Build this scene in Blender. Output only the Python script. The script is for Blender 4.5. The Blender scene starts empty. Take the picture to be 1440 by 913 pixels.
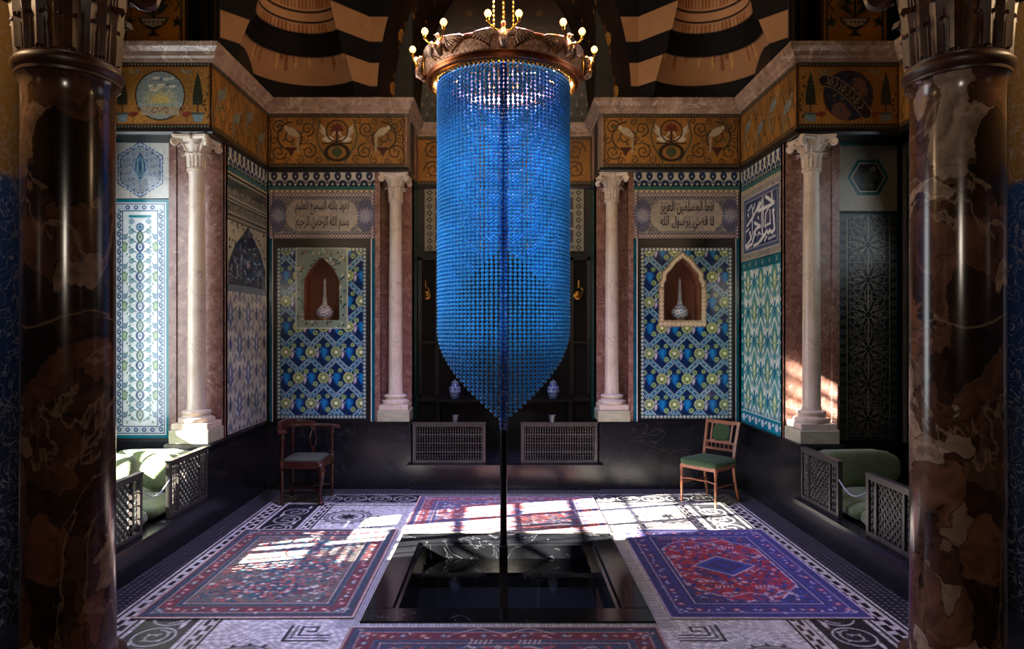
import bpy, math, random
import numpy as np
from math import pi, sin, cos, tan, sqrt, radians, atan2
from mathutils import Vector
random.seed(7)
SC = bpy.context.scene
COL = SC.collection

# ------------------------------------------------------------------ helpers
def lin(c):
    c = np.asarray(c, dtype=np.float32)
    return np.where(c <= 0.04045, c/12.92, ((c+0.055)/1.055)**2.4)

def H(s):
    return tuple(int(s[i:i+2], 16)/255 for i in (0, 2, 4))

def HL(s):
    return tuple(float(x) for x in lin(H(s))) + (1.0,)

class MB:
    def __init__(s):
        s.v = []; s.f = []
    def add(s, vs, fs):
        n = len(s.v); s.v += [tuple(p) for p in vs]; s.f += [tuple(i+n for i in f) for f in fs]; return s
    def box(s, x0, x1, y0, y1, z0, z1, c=0.0):
        if c <= 0:
            vs = [(x, y, z) for z in (z0, z1) for (x, y) in ((x0, y0), (x1, y0), (x1, y1), (x0, y1))]
            return s.add(vs, [(0, 3, 2, 1), (4, 5, 6, 7), (0, 1, 5, 4), (1, 2, 6, 5), (2, 3, 7, 6), (3, 0, 4, 7)])
        # chamfered box : octagonal plan on three levels
        def ring(e, z):
            return [(x0+c, y0+e, z), (x1-c, y0+e, z), (x1-e, y0+c, z), (x1-e, y1-c, z), (x1-c, y1-e, z), (x0+c, y1-e, z), (x0+e, y1-c, z), (x0+e, y0+c, z)]
        def inner(z):
            return [(x0+c, y0+c, z), (x1-c, y0+c, z), (x1-c, y0+c, z), (x1-c, y1-c, z), (x1-c, y1-c, z), (x0+c, y1-c, z), (x0+c, y1-c, z), (x0+c, y0+c, z)]
        R = [inner(z0), ring(0, z0+c), ring(0, z1-c), inner(z1)]
        vs = [p for r in R for p in r]; fs = []
        for k in range(3):
            for i in range(8):
                j = (i+1) % 8
                fs.append((k*8+i, k*8+j, k*8+8+j, k*8+8+i))
        fs.append((0, 6, 4, 2)); fs.append((24, 26, 28, 30))
        return s.add(vs, fs)
    def lathe(s, prof, cx=0, cy=0, seg=24, flute=0, a0=0, a1=2*pi, axis=None):
        # prof: list of (r, z). optional axis (origin, dir)
        full = abs((a1-a0)-2*pi) < 1e-6
        n = seg if full else seg+1
        vs = []
        for (r, z) in prof:
            for i in range(n):
                a = a0+(a1-a0)*i/seg
                vs.append((cx+r*cos(a), cy+r*sin(a), z))
        if axis:
            o, d = Vector(axis[0]), Vector(axis[1]).normalized()
            q = Vector((0, 0, 1)).rotation_difference(d)
            vs = [tuple(q @ Vector(p)+o) for p in vs]
        fs = []
        for k in range(len(prof)-1):
            for i in range(seg):
                j = (i+1) % n
                fs.append((k*n+i, k*n+j, k*n+n+j, k*n+n+i))
        if full:
            if prof[0][0] > 1e-5: fs.append(tuple(range(n-1, -1, -1)))
            if prof[-1][0] > 1e-5: fs.append(tuple((len(prof)-1)*n+i for i in range(n)))
        return s.add(vs, fs)
    def tube(s, pts, r, seg=8, caps=True):
        pts = [Vector(p) for p in pts]; n = len(pts)
        rr = r if isinstance(r, (list, tuple)) else [r]*n
        up = None; rings = []
        for i in range(n):
            t = (pts[min(i+1, n-1)]-pts[max(i-1, 0)]).normalized()
            if up is None:
                up = Vector((0, 0, 1)) if abs(t.z) < .9 else Vector((1, 0, 0))
            a = t.cross(up)
            if a.length < 1e-4: a = t.orthogonal()
            a.normalize(); b = a.cross(t).normalized(); up = b
            rings.append([tuple(pts[i]+(a*cos(2*pi*k/seg)+b*sin(2*pi*k/seg))*rr[i]) for k in range(seg)])
        vs = [p for q in rings for p in q]; fs = []
        for i in range(n-1):
            for k in range(seg):
                j = (k+1) % seg
                fs.append((i*seg+k, i*seg+j, (i+1)*seg+j, (i+1)*seg+k))
        if caps:
            fs.append(tuple(range(seg-1, -1, -1))); fs.append(tuple((n-1)*seg+k for k in range(seg)))
        return s.add(vs, fs)
    def bar(s, p0, p1, w, h=None, up=(0, 0, 1)):
        p0, p1 = Vector(p0), Vector(p1); h = h or w
        t = (p1-p0).normalized(); u = Vector(up)
        a = t.cross(u)
        if a.length < 1e-4: a = t.orthogonal()
        a = a.normalized()*w/2; b = a.cross(t).normalized()*h/2
        vs = [tuple(p+x) for p in (p0, p1) for x in (-a-b, a-b, a+b, -a+b)]
        return s.add(vs, [(0, 1, 2, 3), (7, 6, 5, 4), (0, 4, 5, 1), (1, 5, 6, 2), (2, 6, 7, 3), (3, 7, 4, 0)])
    def ball(s, c, r, seg=10, rings=6, sc=(1, 1, 1)):
        prof = [(r*sin(pi*k/rings), -r*cos(pi*k/rings)) for k in range(rings+1)]
        t = MB().lathe([(max(a, 1e-6), b) for a, b in prof], seg=seg)
        return s.add([(c[0]+p[0]*sc[0], c[1]+p[1]*sc[1], c[2]+p[2]*sc[2]) for p in t.v], t.f)
    def join(s, o):
        return s.add(o.v, o.f)
    def xf(s, fn):
        s.v = [tuple(fn(Vector(p))) for p in s.v]; return s
    def sweep(s, path, prof, closed_prof=True):
        # plan path list of (x,y); prof list of (out, z); out = to the right of travel ; mitred
        P = [Vector(p) for p in path]; n = len(P); offs = []
        for i in range(n):
            ds = []
            if i > 0: ds.append((P[i]-P[i-1]).normalized())
            if i < n-1: ds.append((P[i+1]-P[i]).normalized())
            ns = [Vector((d.y, -d.x)) for d in ds]
            if len(ns) == 1: offs.append(ns[0])
            else:
                b = (ns[0]+ns[1]); b = b/b.length
                offs.append(b/max(.2, b.dot(ns[0])))
        m = len(prof)
        vs = [(P[i].x+offs[i].x*o, P[i].y+offs[i].y*o, z) for i in range(n) for (o, z) in prof]
        fs = []
        for i in range(n-1):
            for k in range(m if closed_prof else m-1):
                j = (k+1) % m
                fs.append((i*m+k, i*m+j, (i+1)*m+j, (i+1)*m+k))
        fs.append(tuple(range(m))); fs.append(tuple((n-1)*m+k for k in range(m-1, -1, -1)))
        return s.add(vs, fs)

def tag(o, label=None, cat=None, group=None, kind=None):
    if label: o['label'] = label
    if cat: o['category'] = cat
    if group: o['group'] = group
    if kind: o['kind'] = kind
    return o

def empty(name, loc, label=None, cat=None, group=None, rz=0):
    o = bpy.data.objects.new(name, None); COL.objects.link(o)
    o.location = loc; o.rotation_euler = (0, 0, rz); o.empty_display_size = .1
    return tag(o, label, cat, group)

def worldloc(o):
    v = Vector(o.location); p = o.parent
    while p: v = v+Vector(p.location); p = p.parent
    return v

def shade(me, smooth):
    if smooth:
        me.polygons.foreach_set('use_smooth', [True]*len(me.polygons))
        try: me.set_sharp_from_angle(angle=radians(smooth if smooth > 1 else 40))
        except Exception: pass

def mesh(name, mb, mat, parent=None, local=False, smooth=0):
    """parent: verts are in world space unless local."""
    me = bpy.data.meshes.new(name)
    vs = mb.v
    if parent is not None and not local:
        L = worldloc(parent)
        vs = [(p[0]-L.x, p[1]-L.y, p[2]-L.z) for p in vs]
    me.from_pydata(vs, [], mb.f); me.update()
    import bmesh
    bm = bmesh.new(); bm.from_mesh(me); bmesh.ops.recalc_face_normals(bm, faces=bm.faces); bm.to_mesh(me); bm.free()
    shade(me, smooth)
    me.materials.append(mat)
    o = bpy.data.objects.new(name, me); COL.objects.link(o)
    if parent is not None: o.parent = parent
    return o

def struct(name, mb, mat, smooth=0):
    return tag(mesh(name, mb, mat, smooth=smooth), kind='structure')

def thing_mesh(name, mb, mat, label, cat, group=None, smooth=0):
    """single mesh thing whose origin sits at its base centre"""
    xs = [p[0] for p in mb.v]; ys = [p[1] for p in mb.v]; zs = [p[2] for p in mb.v]
    c = ((min(xs)+max(xs))/2, (min(ys)+max(ys))/2, min(zs))
    m2 = MB().add([(p[0]-c[0], p[1]-c[1], p[2]-c[2]) for p in mb.v], mb.f)
    o = mesh(name, m2, mat, smooth=smooth); o.location = c
    return tag(o, label, cat, group)

def copy_tree(o, parent=None):
    c = o.copy(); COL.objects.link(c)
    if parent is not None: c.parent = parent
    for ch in [x for x in o.children]: copy_tree(ch, c)
    return c

# ------------------------------------------------------------------ materials
class NT:
    def __init__(s, name):
        s.m = bpy.data.materials.new(name); s.m.use_nodes = True
        s.t = s.m.node_tree; s.b = s.t.nodes['Principled BSDF']
    def n(s, typ, **kw):
        x = s.t.nodes.new(typ)
        for k, v in kw.items():
            if k.startswith('i_'): x.inputs[int(k[2:])].default_value = v
            else: setattr(x, k, v)
        return x
    def l(s, a, b): s.t.links.new(a, b)
    def base(s, **kw):
        for k, v in kw.items(): s.b.inputs[k.replace('_', ' ')].default_value = v
        return s

def simple(name, col, rough=.5, metal=0, noise=0, nscale=8, bump=0, bscale=60, **kw):
    t = NT(name); t.base(Roughness=rough, Metallic=metal); t.b.inputs['Base Color'].default_value = HL(col)
    for k, v in kw.items(): t.b.inputs[k.replace('_', ' ')].default_value = v
    tc = t.n('ShaderNodeTexCoord')
    if noise:
        no = t.n('ShaderNodeTexNoise'); no.inputs['Scale'].default_value = nscale; no.inputs['Detail'].default_value = 5
        t.l(tc.outputs['Object'], no.inputs['Vector'])
        mr = t.n('ShaderNodeMapRange'); mr.inputs['To Min'].default_value = 1-noise; mr.inputs['To Max'].default_value = 1+noise
        mr.inputs['From Min'].default_value = .3; mr.inputs['From Max'].default_value = .7
        t.l(no.outputs[0], mr.inputs['Value'])
        mx = t.n('ShaderNodeMix', data_type='RGBA', blend_type='MULTIPLY'); mx.inputs[0].default_value = 1
        mx.inputs[6].default_value = HL(col); t.l(mr.outputs[0], mx.inputs[7]); t.l(mx.outputs[2], t.b.inputs['Base Color'])
    if bump:
        nb = t.n('ShaderNodeTexNoise'); nb.inputs['Scale'].default_value = bscale; nb.inputs['Detail'].default_value = 4
        t.l(tc.outputs['Object'], nb.inputs['Vector'])
        bp = t.n('ShaderNodeBump'); bp.inputs['Strength'].default_value = bump; bp.inputs['Distance'].default_value = .01
        t.l(nb.outputs[0], bp.inputs['Height']); t.l(bp.outputs[0], t.b.inputs['Normal'])
    return t.m

def marble(name, stops, scale=2, rough=.15, vein=None, vscale=1.5, vwidth=.02, distort=1.5, bump=0, stretch=(1, 1, 1)):
    t = NT(name); t.base(Roughness=rough)
    tc = t.n('ShaderNodeTexCoord'); mp = t.n('ShaderNodeMapping'); mp.inputs['Scale'].default_value = stretch
    t.l(tc.outputs['Object'], mp.inputs[0])
    no = t.n('ShaderNodeTexNoise'); no.inputs['Scale'].default_value = scale; no.inputs['Detail'].default_value = 8
    no.inputs['Roughness'].default_value = .6; no.inputs['Distortion'].default_value = distort
    t.l(mp.outputs[0], no.inputs['Vector'])
    cr = t.n('ShaderNodeValToRGB'); cr.color_ramp.elements[0].position = stops[0][0]; cr.color_ramp.elements[0].color = HL(stops[0][1])
    cr.color_ramp.elements[1].position = stops[-1][0]; cr.color_ramp.elements[1].color = HL(stops[-1][1])
    for p, c in stops[1:-1]:
        e = cr.color_ramp.elements.new(p); e.color = HL(c)
    t.l(no.outputs[0], cr.inputs[0]); out = cr.outputs[0]
    if vein:
        n2 = t.n('ShaderNodeTexNoise'); n2.inputs['Scale'].default_value = vscale; n2.inputs['Detail'].default_value = 6
        n2.inputs['Distortion'].default_value = .8; n2.inputs['Roughness'].default_value = .55
        t.l(mp.outputs[0], n2.inputs['Vector'])
        a = t.n('ShaderNodeMath', operation='SUBTRACT'); t.l(n2.outputs[0], a.inputs[0]); a.inputs[1].default_value = .5
        b = t.n('ShaderNodeMath', operation='ABSOLUTE'); t.l(a.outputs[0], b.inputs[0])
        mr = t.n('ShaderNodeMapRange'); mr.inputs['From Min'].default_value = 0; mr.inputs['From Max'].default_value = vwidth
        mr.inputs['To Min'].default_value = .85; mr.inputs['To Max'].default_value = 0; t.l(b.outputs[0], mr.inputs['Value'])
        mx = t.n('ShaderNodeMix', data_type='RGBA'); t.l(mr.outputs[0], mx.inputs[0]); t.l(out, mx.inputs[6]); mx.inputs[7].default_value = HL(vein)
        out = mx.outputs[2]
    t.l(out, t.b.inputs['Base Color'])
    if bump:
        bp = t.n('ShaderNodeBump'); bp.inputs['Strength'].default_value = bump; bp.inputs['Distance'].default_value = .01
        t.l(no.outputs[0], bp.inputs['Height']); t.l(bp.outputs[0], t.b.inputs['Normal'])
    return t.m

def painted(name, rough=.2, metal=0, cell=0, cellvar=.15, fine=.1, bump=.15, coat=0, finescale=40):
    """surface whose glaze / tesserae / wool colours are stored with the mesh"""
    t = NT(name); t.base(Roughness=rough, Metallic=metal)
    if coat: t.base(Coat_Weight=coat)
    at = t.n('ShaderNodeAttribute', attribute_name='pat'); tc = t.n('ShaderNodeTexCoord')
    no = t.n('ShaderNodeTexNoise'); no.inputs['Scale'].default_value = finescale; no.inputs['Detail'].default_value = 5
    t.l(tc.outputs['Object'], no.inputs['Vector'])
    mr = t.n('ShaderNodeMapRange'); mr.inputs['From Min'].default_value = .25; mr.inputs['From Max'].default_value = .75
    mr.inputs['To Min'].default_value = 1-fine; mr.inputs['To Max'].default_value = 1+fine; t.l(no.outputs[0], mr.inputs['Value'])
    mx = t.n('ShaderNodeMix', data_type='RGBA', blend_type='MULTIPLY'); mx.inputs[0].default_value = 1
    t.l(at.outputs['Color'], mx.inputs[6]); t.l(mr.outputs[0], mx.inputs[7]); out = mx.outputs[2]
    h = no.outputs[0]
    if cell:
        vo = t.n('ShaderNodeTexVoronoi'); vo.inputs['Scale'].default_value = cell; t.l(tc.outputs['Object'], vo.inputs['Vector'])
        sp = t.n('ShaderNodeSeparateColor'); t.l(vo.outputs['Color'], sp.inputs[0])
        m2 = t.n('ShaderNodeMapRange'); m2.inputs['To Min'].default_value = 1-cellvar; m2.inputs['To Max'].default_value = 1+cellvar
        t.l(sp.outputs[0], m2.inputs['Value'])
        mx2 = t.n('ShaderNodeMix', data_type='RGBA', blend_type='MULTIPLY'); mx2.inputs[0].default_value = 1
        t.l(out, mx2.inputs[6]); t.l(m2.outputs[0], mx2.inputs[7]); out = mx2.outputs[2]
        h = sp.outputs[0]
    t.l(out, t.b.inputs['Base Color'])
    if bump:
        bp = t.n('ShaderNodeBump'); bp.inputs['Strength'].default_value = bump; bp.inputs['Distance'].default_value = .004
        t.l(h, bp.inputs['Height']); t.l(bp.outputs[0], t.b.inputs['Normal'])
    return t.m

M = {}
M['black'] = marble('black_marble', [(.3, '0c0c0f'), (.6, '1a1a1e'), (.75, '26262a')], scale=3, rough=.22, vein='3a3a3e', vscale=2.2, vwidth=.004)
M['pool'] = marble('pool_marble', [(.3, '0b0c0e'), (.7, '17181b')], scale=2, rough=.12, vein='5a5a5e', vscale=1.8, vwidth=.004)
def water_mat():
    t = NT('basin_water'); nt = t.t
    gl = t.n('ShaderNodeBsdfGlossy'); gl.inputs['Roughness'].default_value = .015; tr = t.n('ShaderNodeBsdfTransparent'); tr.inputs[0].default_value = (.62, .70, .72, 1)
    fr = t.n('ShaderNodeFresnel'); fr.inputs[0].default_value = 1.45; mx = t.n('ShaderNodeMixShader')
    t.l(fr.outputs[0], mx.inputs[0]); t.l(tr.outputs[0], mx.inputs[1]); t.l(gl.outputs[0], mx.inputs[2])
    no = t.n('ShaderNodeTexNoise'); no.inputs['Scale'].default_value = 5; tc = t.n('ShaderNodeTexCoord'); t.l(tc.outputs['Object'], no.inputs['Vector'])
    bp = t.n('ShaderNodeBump'); bp.inputs['Strength'].default_value = .03; bp.inputs['Distance'].default_value = .02; t.l(no.outputs[0], bp.inputs['Height'])
    t.l(bp.outputs[0], gl.inputs['Normal']); t.l(bp.outputs[0], fr.inputs['Normal'])
    t.l(mx.outputs[0], nt.nodes['Material Output'].inputs[0]); return t.m
M['water'] = water_mat()
M['poolfloor'] = marble('pool_floor', [(.3, '080807'), (.7, '10100e')], scale=5, rough=.5)
M['pink'] = marble('pink_marble', [(.3, '644239'), (.5, '7f5b50'), (.7, '957266')], scale=9, rough=.25, vein='b49c90', vscale=6, vwidth=.01)
def breccia(name, dark, mid, rust, pale, thr):
    t = NT(name); t.base(Roughness=.17)
    tc = t.n('ShaderNodeTexCoord'); mp = t.n('ShaderNodeMapping'); mp.inputs['Scale'].default_value = (1, 1, .8); t.l(tc.outputs['Object'], mp.inputs[0])
    def noise(sc, det, dist, vec):
        n = t.n('ShaderNodeTexNoise'); n.inputs['Scale'].default_value = sc; n.inputs['Detail'].default_value = det; n.inputs['Distortion'].default_value = dist
        t.l(vec, n.inputs['Vector']); return n
    n0 = noise(3, 5, .5, mp.outputs[0])
    sc = t.n('ShaderNodeVectorMath', operation='SCALE'); sc.inputs['Scale'].default_value = .55; t.l(n0.outputs['Color'], sc.inputs[0])
    ad = t.n('ShaderNodeVectorMath', operation='ADD'); t.l(mp.outputs[0], ad.inputs[0]); t.l(sc.outputs[0], ad.inputs[1])
    vo = t.n('ShaderNodeTexVoronoi'); vo.inputs['Scale'].default_value = 5.2; t.l(ad.outputs[0], vo.inputs['Vector'])
    se = t.n('ShaderNodeSeparateColor'); t.l(vo.outputs['Color'], se.inputs[0])
    cr = t.n('ShaderNodeValToRGB'); e = cr.color_ramp.elements; e[0].position = .0; e[0].color = HL(dark); e[1].position = 1; e[1].color = HL(pale)
    for p, c in ((.35, mid), (.6, rust), (thr, mid), (thr+.06, pale)):
        x = e.new(p); x.color = HL(c)
    t.l(se.outputs[0], cr.inputs[0])
    fine = noise(7, 9, 1.2, ad.outputs[0]); mr = t.n('ShaderNodeMapRange'); mr.inputs['From Min'].default_value = .3; mr.inputs['From Max'].default_value = .7
    mr.inputs['To Min'].default_value = .45; mr.inputs['To Max'].default_value = 1.5; t.l(fine.outputs[0], mr.inputs['Value'])
    mx = t.n('ShaderNodeMix', data_type='RGBA', blend_type='MULTIPLY'); mx.inputs[0].default_value = 1; t.l(cr.outputs[0], mx.inputs[6]); t.l(mr.outputs[0], mx.inputs[7])
    v2 = t.n('ShaderNodeTexVoronoi', feature='DISTANCE_TO_EDGE'); v2.inputs['Scale'].default_value = 5.2; t.l(ad.outputs[0], v2.inputs['Vector'])
    m2 = t.n('ShaderNodeMapRange'); m2.inputs['From Max'].default_value = .035; m2.inputs['To Min'].default_value = .75; m2.inputs['To Max'].default_value = 0; t.l(v2.outputs['Distance'], m2.inputs['Value'])
    m3 = t.n('ShaderNodeMix', data_type='RGBA'); t.l(m2.outputs[0], m3.inputs[0]); t.l(mx.outputs[2], m3.inputs[6]); m3.inputs[7].default_value = HL(dark)
    n4 = noise(1.6, 7, 1.0, mp.outputs[0]); a = t.n('ShaderNodeMath', operation='SUBTRACT'); t.l(n4.outputs[0], a.inputs[0]); a.inputs[1].default_value = .5
    b = t.n('ShaderNodeMath', operation='ABSOLUTE'); t.l(a.outputs[0], b.inputs[0]); m5 = t.n('ShaderNodeMapRange'); m5.inputs['From Max'].default_value = .01; m5.inputs['To Min'].default_value = .7; m5.inputs['To Max'].default_value = 0
    t.l(b.outputs[0], m5.inputs['Value']); m6 = t.n('ShaderNodeMix', data_type='RGBA'); t.l(m5.outputs[0], m6.inputs[0]); t.l(m3.outputs[2], m6.inputs[6]); m6.inputs[7].default_value = HL(pale)
    t.l(m6.outputs[2], t.b.inputs['Base Color']); return t.m
M['breccia'] = breccia('red_breccia', '1a0e0a', '40291f', '573427', '7a604f', .89)
M['breccia2'] = breccia('red_breccia_pale', '21130e', '4a3025', '62402f', '8a7260', .87)
M['white'] = marble('white_marble', [(.3, 'b3a08c'), (.6, 'cdbdab'), (.8, 'd9ccbc')], scale=2, rough=.3, vein='9c8876', vscale=2, vwidth=.006)
M['stone'] = marble('green_stone', [(.3, '8e8c76'), (.6, 'a8a48c'), (.8, 'b9b49c')], scale=4, rough=.35, stretch=(1, 1, 4))
M['cornice'] = marble('cornice_marble', [(.3, '6d5648'), (.5, '8d7666'), (.7, 'a8917f')], scale=5, rough=.3, vein='c9b8a6', vscale=3, vwidth=.012)
M['passage'] = NT('passage_blank').m
M['darkwood'] = simple('dark_wood', '140d09', rough=.3, noise=.3)
M['blackwood'] = simple('ebonised_wood', '0b0907', rough=.5, noise=.3, Specular_IOR_Level=.15)
M['screenwood'] = simple('screen_wood', '3c3834', rough=.35, noise=.25)
M['mahogany'] = simple('mahogany', '36150e', rough=.28, noise=.35, nscale=14)
M['chairwood'] = simple('satin_mahogany', '7d4a30', rough=.28, noise=.3, nscale=14)
M['greenvelvet'] = simple('green_velvet', '1f3a14', rough=.85, noise=.2, bump=.2, bscale=150, Sheen_Weight=.08)
M['olive'] = simple('olive_cloth', '3a3f30', rough=.9, noise=.2)
M['divan'] = simple('moss_green_cloth', '5a6840', rough=.85, noise=.16, nscale=30, bump=.5, bscale=45, Sheen_Weight=.3)
M['gold'] = simple('gilt_brass', 'd9a441', rough=.25, metal=1, noise=.2, nscale=30)
M['copper'] = simple('copper', 'b5653c', rough=.3, metal=1, noise=.3, nscale=20)
M['pierced'] = simple('chased_brass', 'd09a78', rough=.4, metal=1, noise=.5, nscale=60, bump=.7, bscale=90)
M['bronze'] = simple('bird_bronze', 'd0a688', rough=.35, metal=1, noise=.4, nscale=40, bump=.6, bscale=70)
M['blackmetal'] = simple('black_steel', '0a0a0c', rough=.3, metal=.6)
M['bead'] = simple('blue_bead', '1c86d0', rough=.33, noise=.28, nscale=3)
M['beadhi'] = simple('dark_blue_bead', '0a3f96', rough=.15, noise=.2, nscale=3)
M['cream'] = simple('cream_stone', 'a37a5c', rough=.55, noise=.1, nscale=5)
M['blackstone'] = simple('black_slate', '0e0c0d', rough=.5, noise=.2)
M['niche'] = simple('niche_plaster', '7a4a34', rough=.6, noise=.2, nscale=5)
M['capwood'] = simple('gilded_capital', '3c1e12', rough=.42, noise=.5, nscale=14)
M['goldplaster'] = simple('gold_leaf_wall', '6b4a22', rough=.3, metal=.5, noise=.2)
M['rope'] = simple('white_rope', 'a8aab8', rough=.6)
M['teal'] = simple('teal_tile', '0a4e5c', rough=.12, noise=.35, nscale=9)
M['jamb'] = simple('recess_side_tile', '1d4a44', rough=.2, noise=.4, nscale=20)
M['brass'] = simple('old_brass', '9a6c30', rough=.3, metal=1, noise=.2)
M['lacquer'] = simple('plain_ceiling', '3a2815', rough=.6)
M['crystal'] = simple('crystal', 'cfe0ff', rough=.05, Specular_IOR_Level=1.0)
def emis(name, col, s):
    t = NT(name); t.b.inputs['Base Color'].default_value = HL(col); t.b.inputs['Emission Color'].default_value = HL(col)
    t.b.inputs['Emission Strength'].default_value = s; return t.m
M['bulb'] = emis('lit_bulb', 'ffb050', 9)
M['tile'] = painted('glazed_tile', rough=.14, fine=.14, finescale=25, bump=.12)
M['tiledark'] = painted('glazed_tile_dark', rough=.3, fine=.2, bump=.1)
M['mosaic'] = painted('gold_mosaic', rough=.38, metal=.25, cell=130, cellvar=.28, fine=.12, bump=.5)
M['floor'] = painted('marble_mosaic', rough=.38, cell=110, cellvar=.22, fine=.1, bump=.1)
M['wool'] = painted('wool_pile', rough=.95, cell=160, cellvar=.3, fine=.25, bump=.4)
M['porcelain'] = painted('porcelain', rough=.12, fine=.05, bump=0)

# passage wall: gold above, a blue light tint painted in, veined grey marble below
def passage_mat():
    t = NT('passage_wall'); t.base(Roughness=.16)
    tc = t.n('ShaderNodeTexCoord'); sx = t.n('ShaderNodeSeparateXYZ'); t.l(tc.outputs['Object'], sx.inputs[0])
    wob = t.n('ShaderNodeTexNoise'); wob.inputs['Scale'].default_value = 6; wob.inputs['Detail'].default_value = 6; t.l(tc.outputs['Object'], wob.inputs['Vector'])
    cr = t.n('ShaderNodeValToRGB'); mr = t.n('ShaderNodeMapRange'); mr.inputs['From Min'].default_value = 0; mr.inputs['From Max'].default_value = 4
    t.l(sx.outputs[2], mr.inputs['Value']); t.l(mr.outputs[0], cr.inputs[0])
    e = cr.color_ramp.elements; e[0].position = 0; e[0].color = HL('24262c'); e[1].position = .34; e[1].color = HL('26324a')
    for p, c in ((.345, '1a2c50'), (.68, '1f3a6c'), (.69, '7a5c34'), (1.0, 'a07c40')):
        x = e.new(p); x.color = HL(c)
    cr.color_ramp.interpolation = 'LINEAR'
    n2 = t.n('ShaderNodeTexNoise'); n2.inputs['Scale'].default_value = 7; n2.inputs['Detail'].default_value = 9; n2.inputs['Distortion'].default_value = 1.8
    t.l(tc.outputs['Object'], n2.inputs['Vector'])
    a = t.n('ShaderNodeMath', operation='SUBTRACT'); t.l(n2.outputs[0], a.inputs[0]); a.inputs[1].default_value = .5
    b = t.n('ShaderNodeMath', operation='ABSOLUTE'); t.l(a.outputs[0], b.inputs[0])
    m3 = t.n('ShaderNodeMapRange'); m3.inputs['From Max'].default_value = .02; m3.inputs['To Min'].default_value = .7; m3.inputs['To Max'].default_value = 0; t.l(b.outputs[0], m3.inputs['Value'])
    mx = t.n('ShaderNodeMix', data_type='RGBA'); t.l(m3.outputs[0], mx.inputs[0]); t.l(cr.outputs[0], mx.inputs[6]); mx.inputs[7].default_value = HL('9a9aa6')
    t.l(mx.outputs[2], t.b.inputs['Base Color'])
    bp = t.n('ShaderNodeBump'); bp.inputs['Strength'].default_value = .25; bp.inputs['Distance'].default_value = .01
    t.l(wob.outputs[0], bp.inputs['Height']); t.l(bp.outputs[0], t.b.inputs['Normal'])
    return t.m
M['passage'] = passage_mat()

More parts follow.
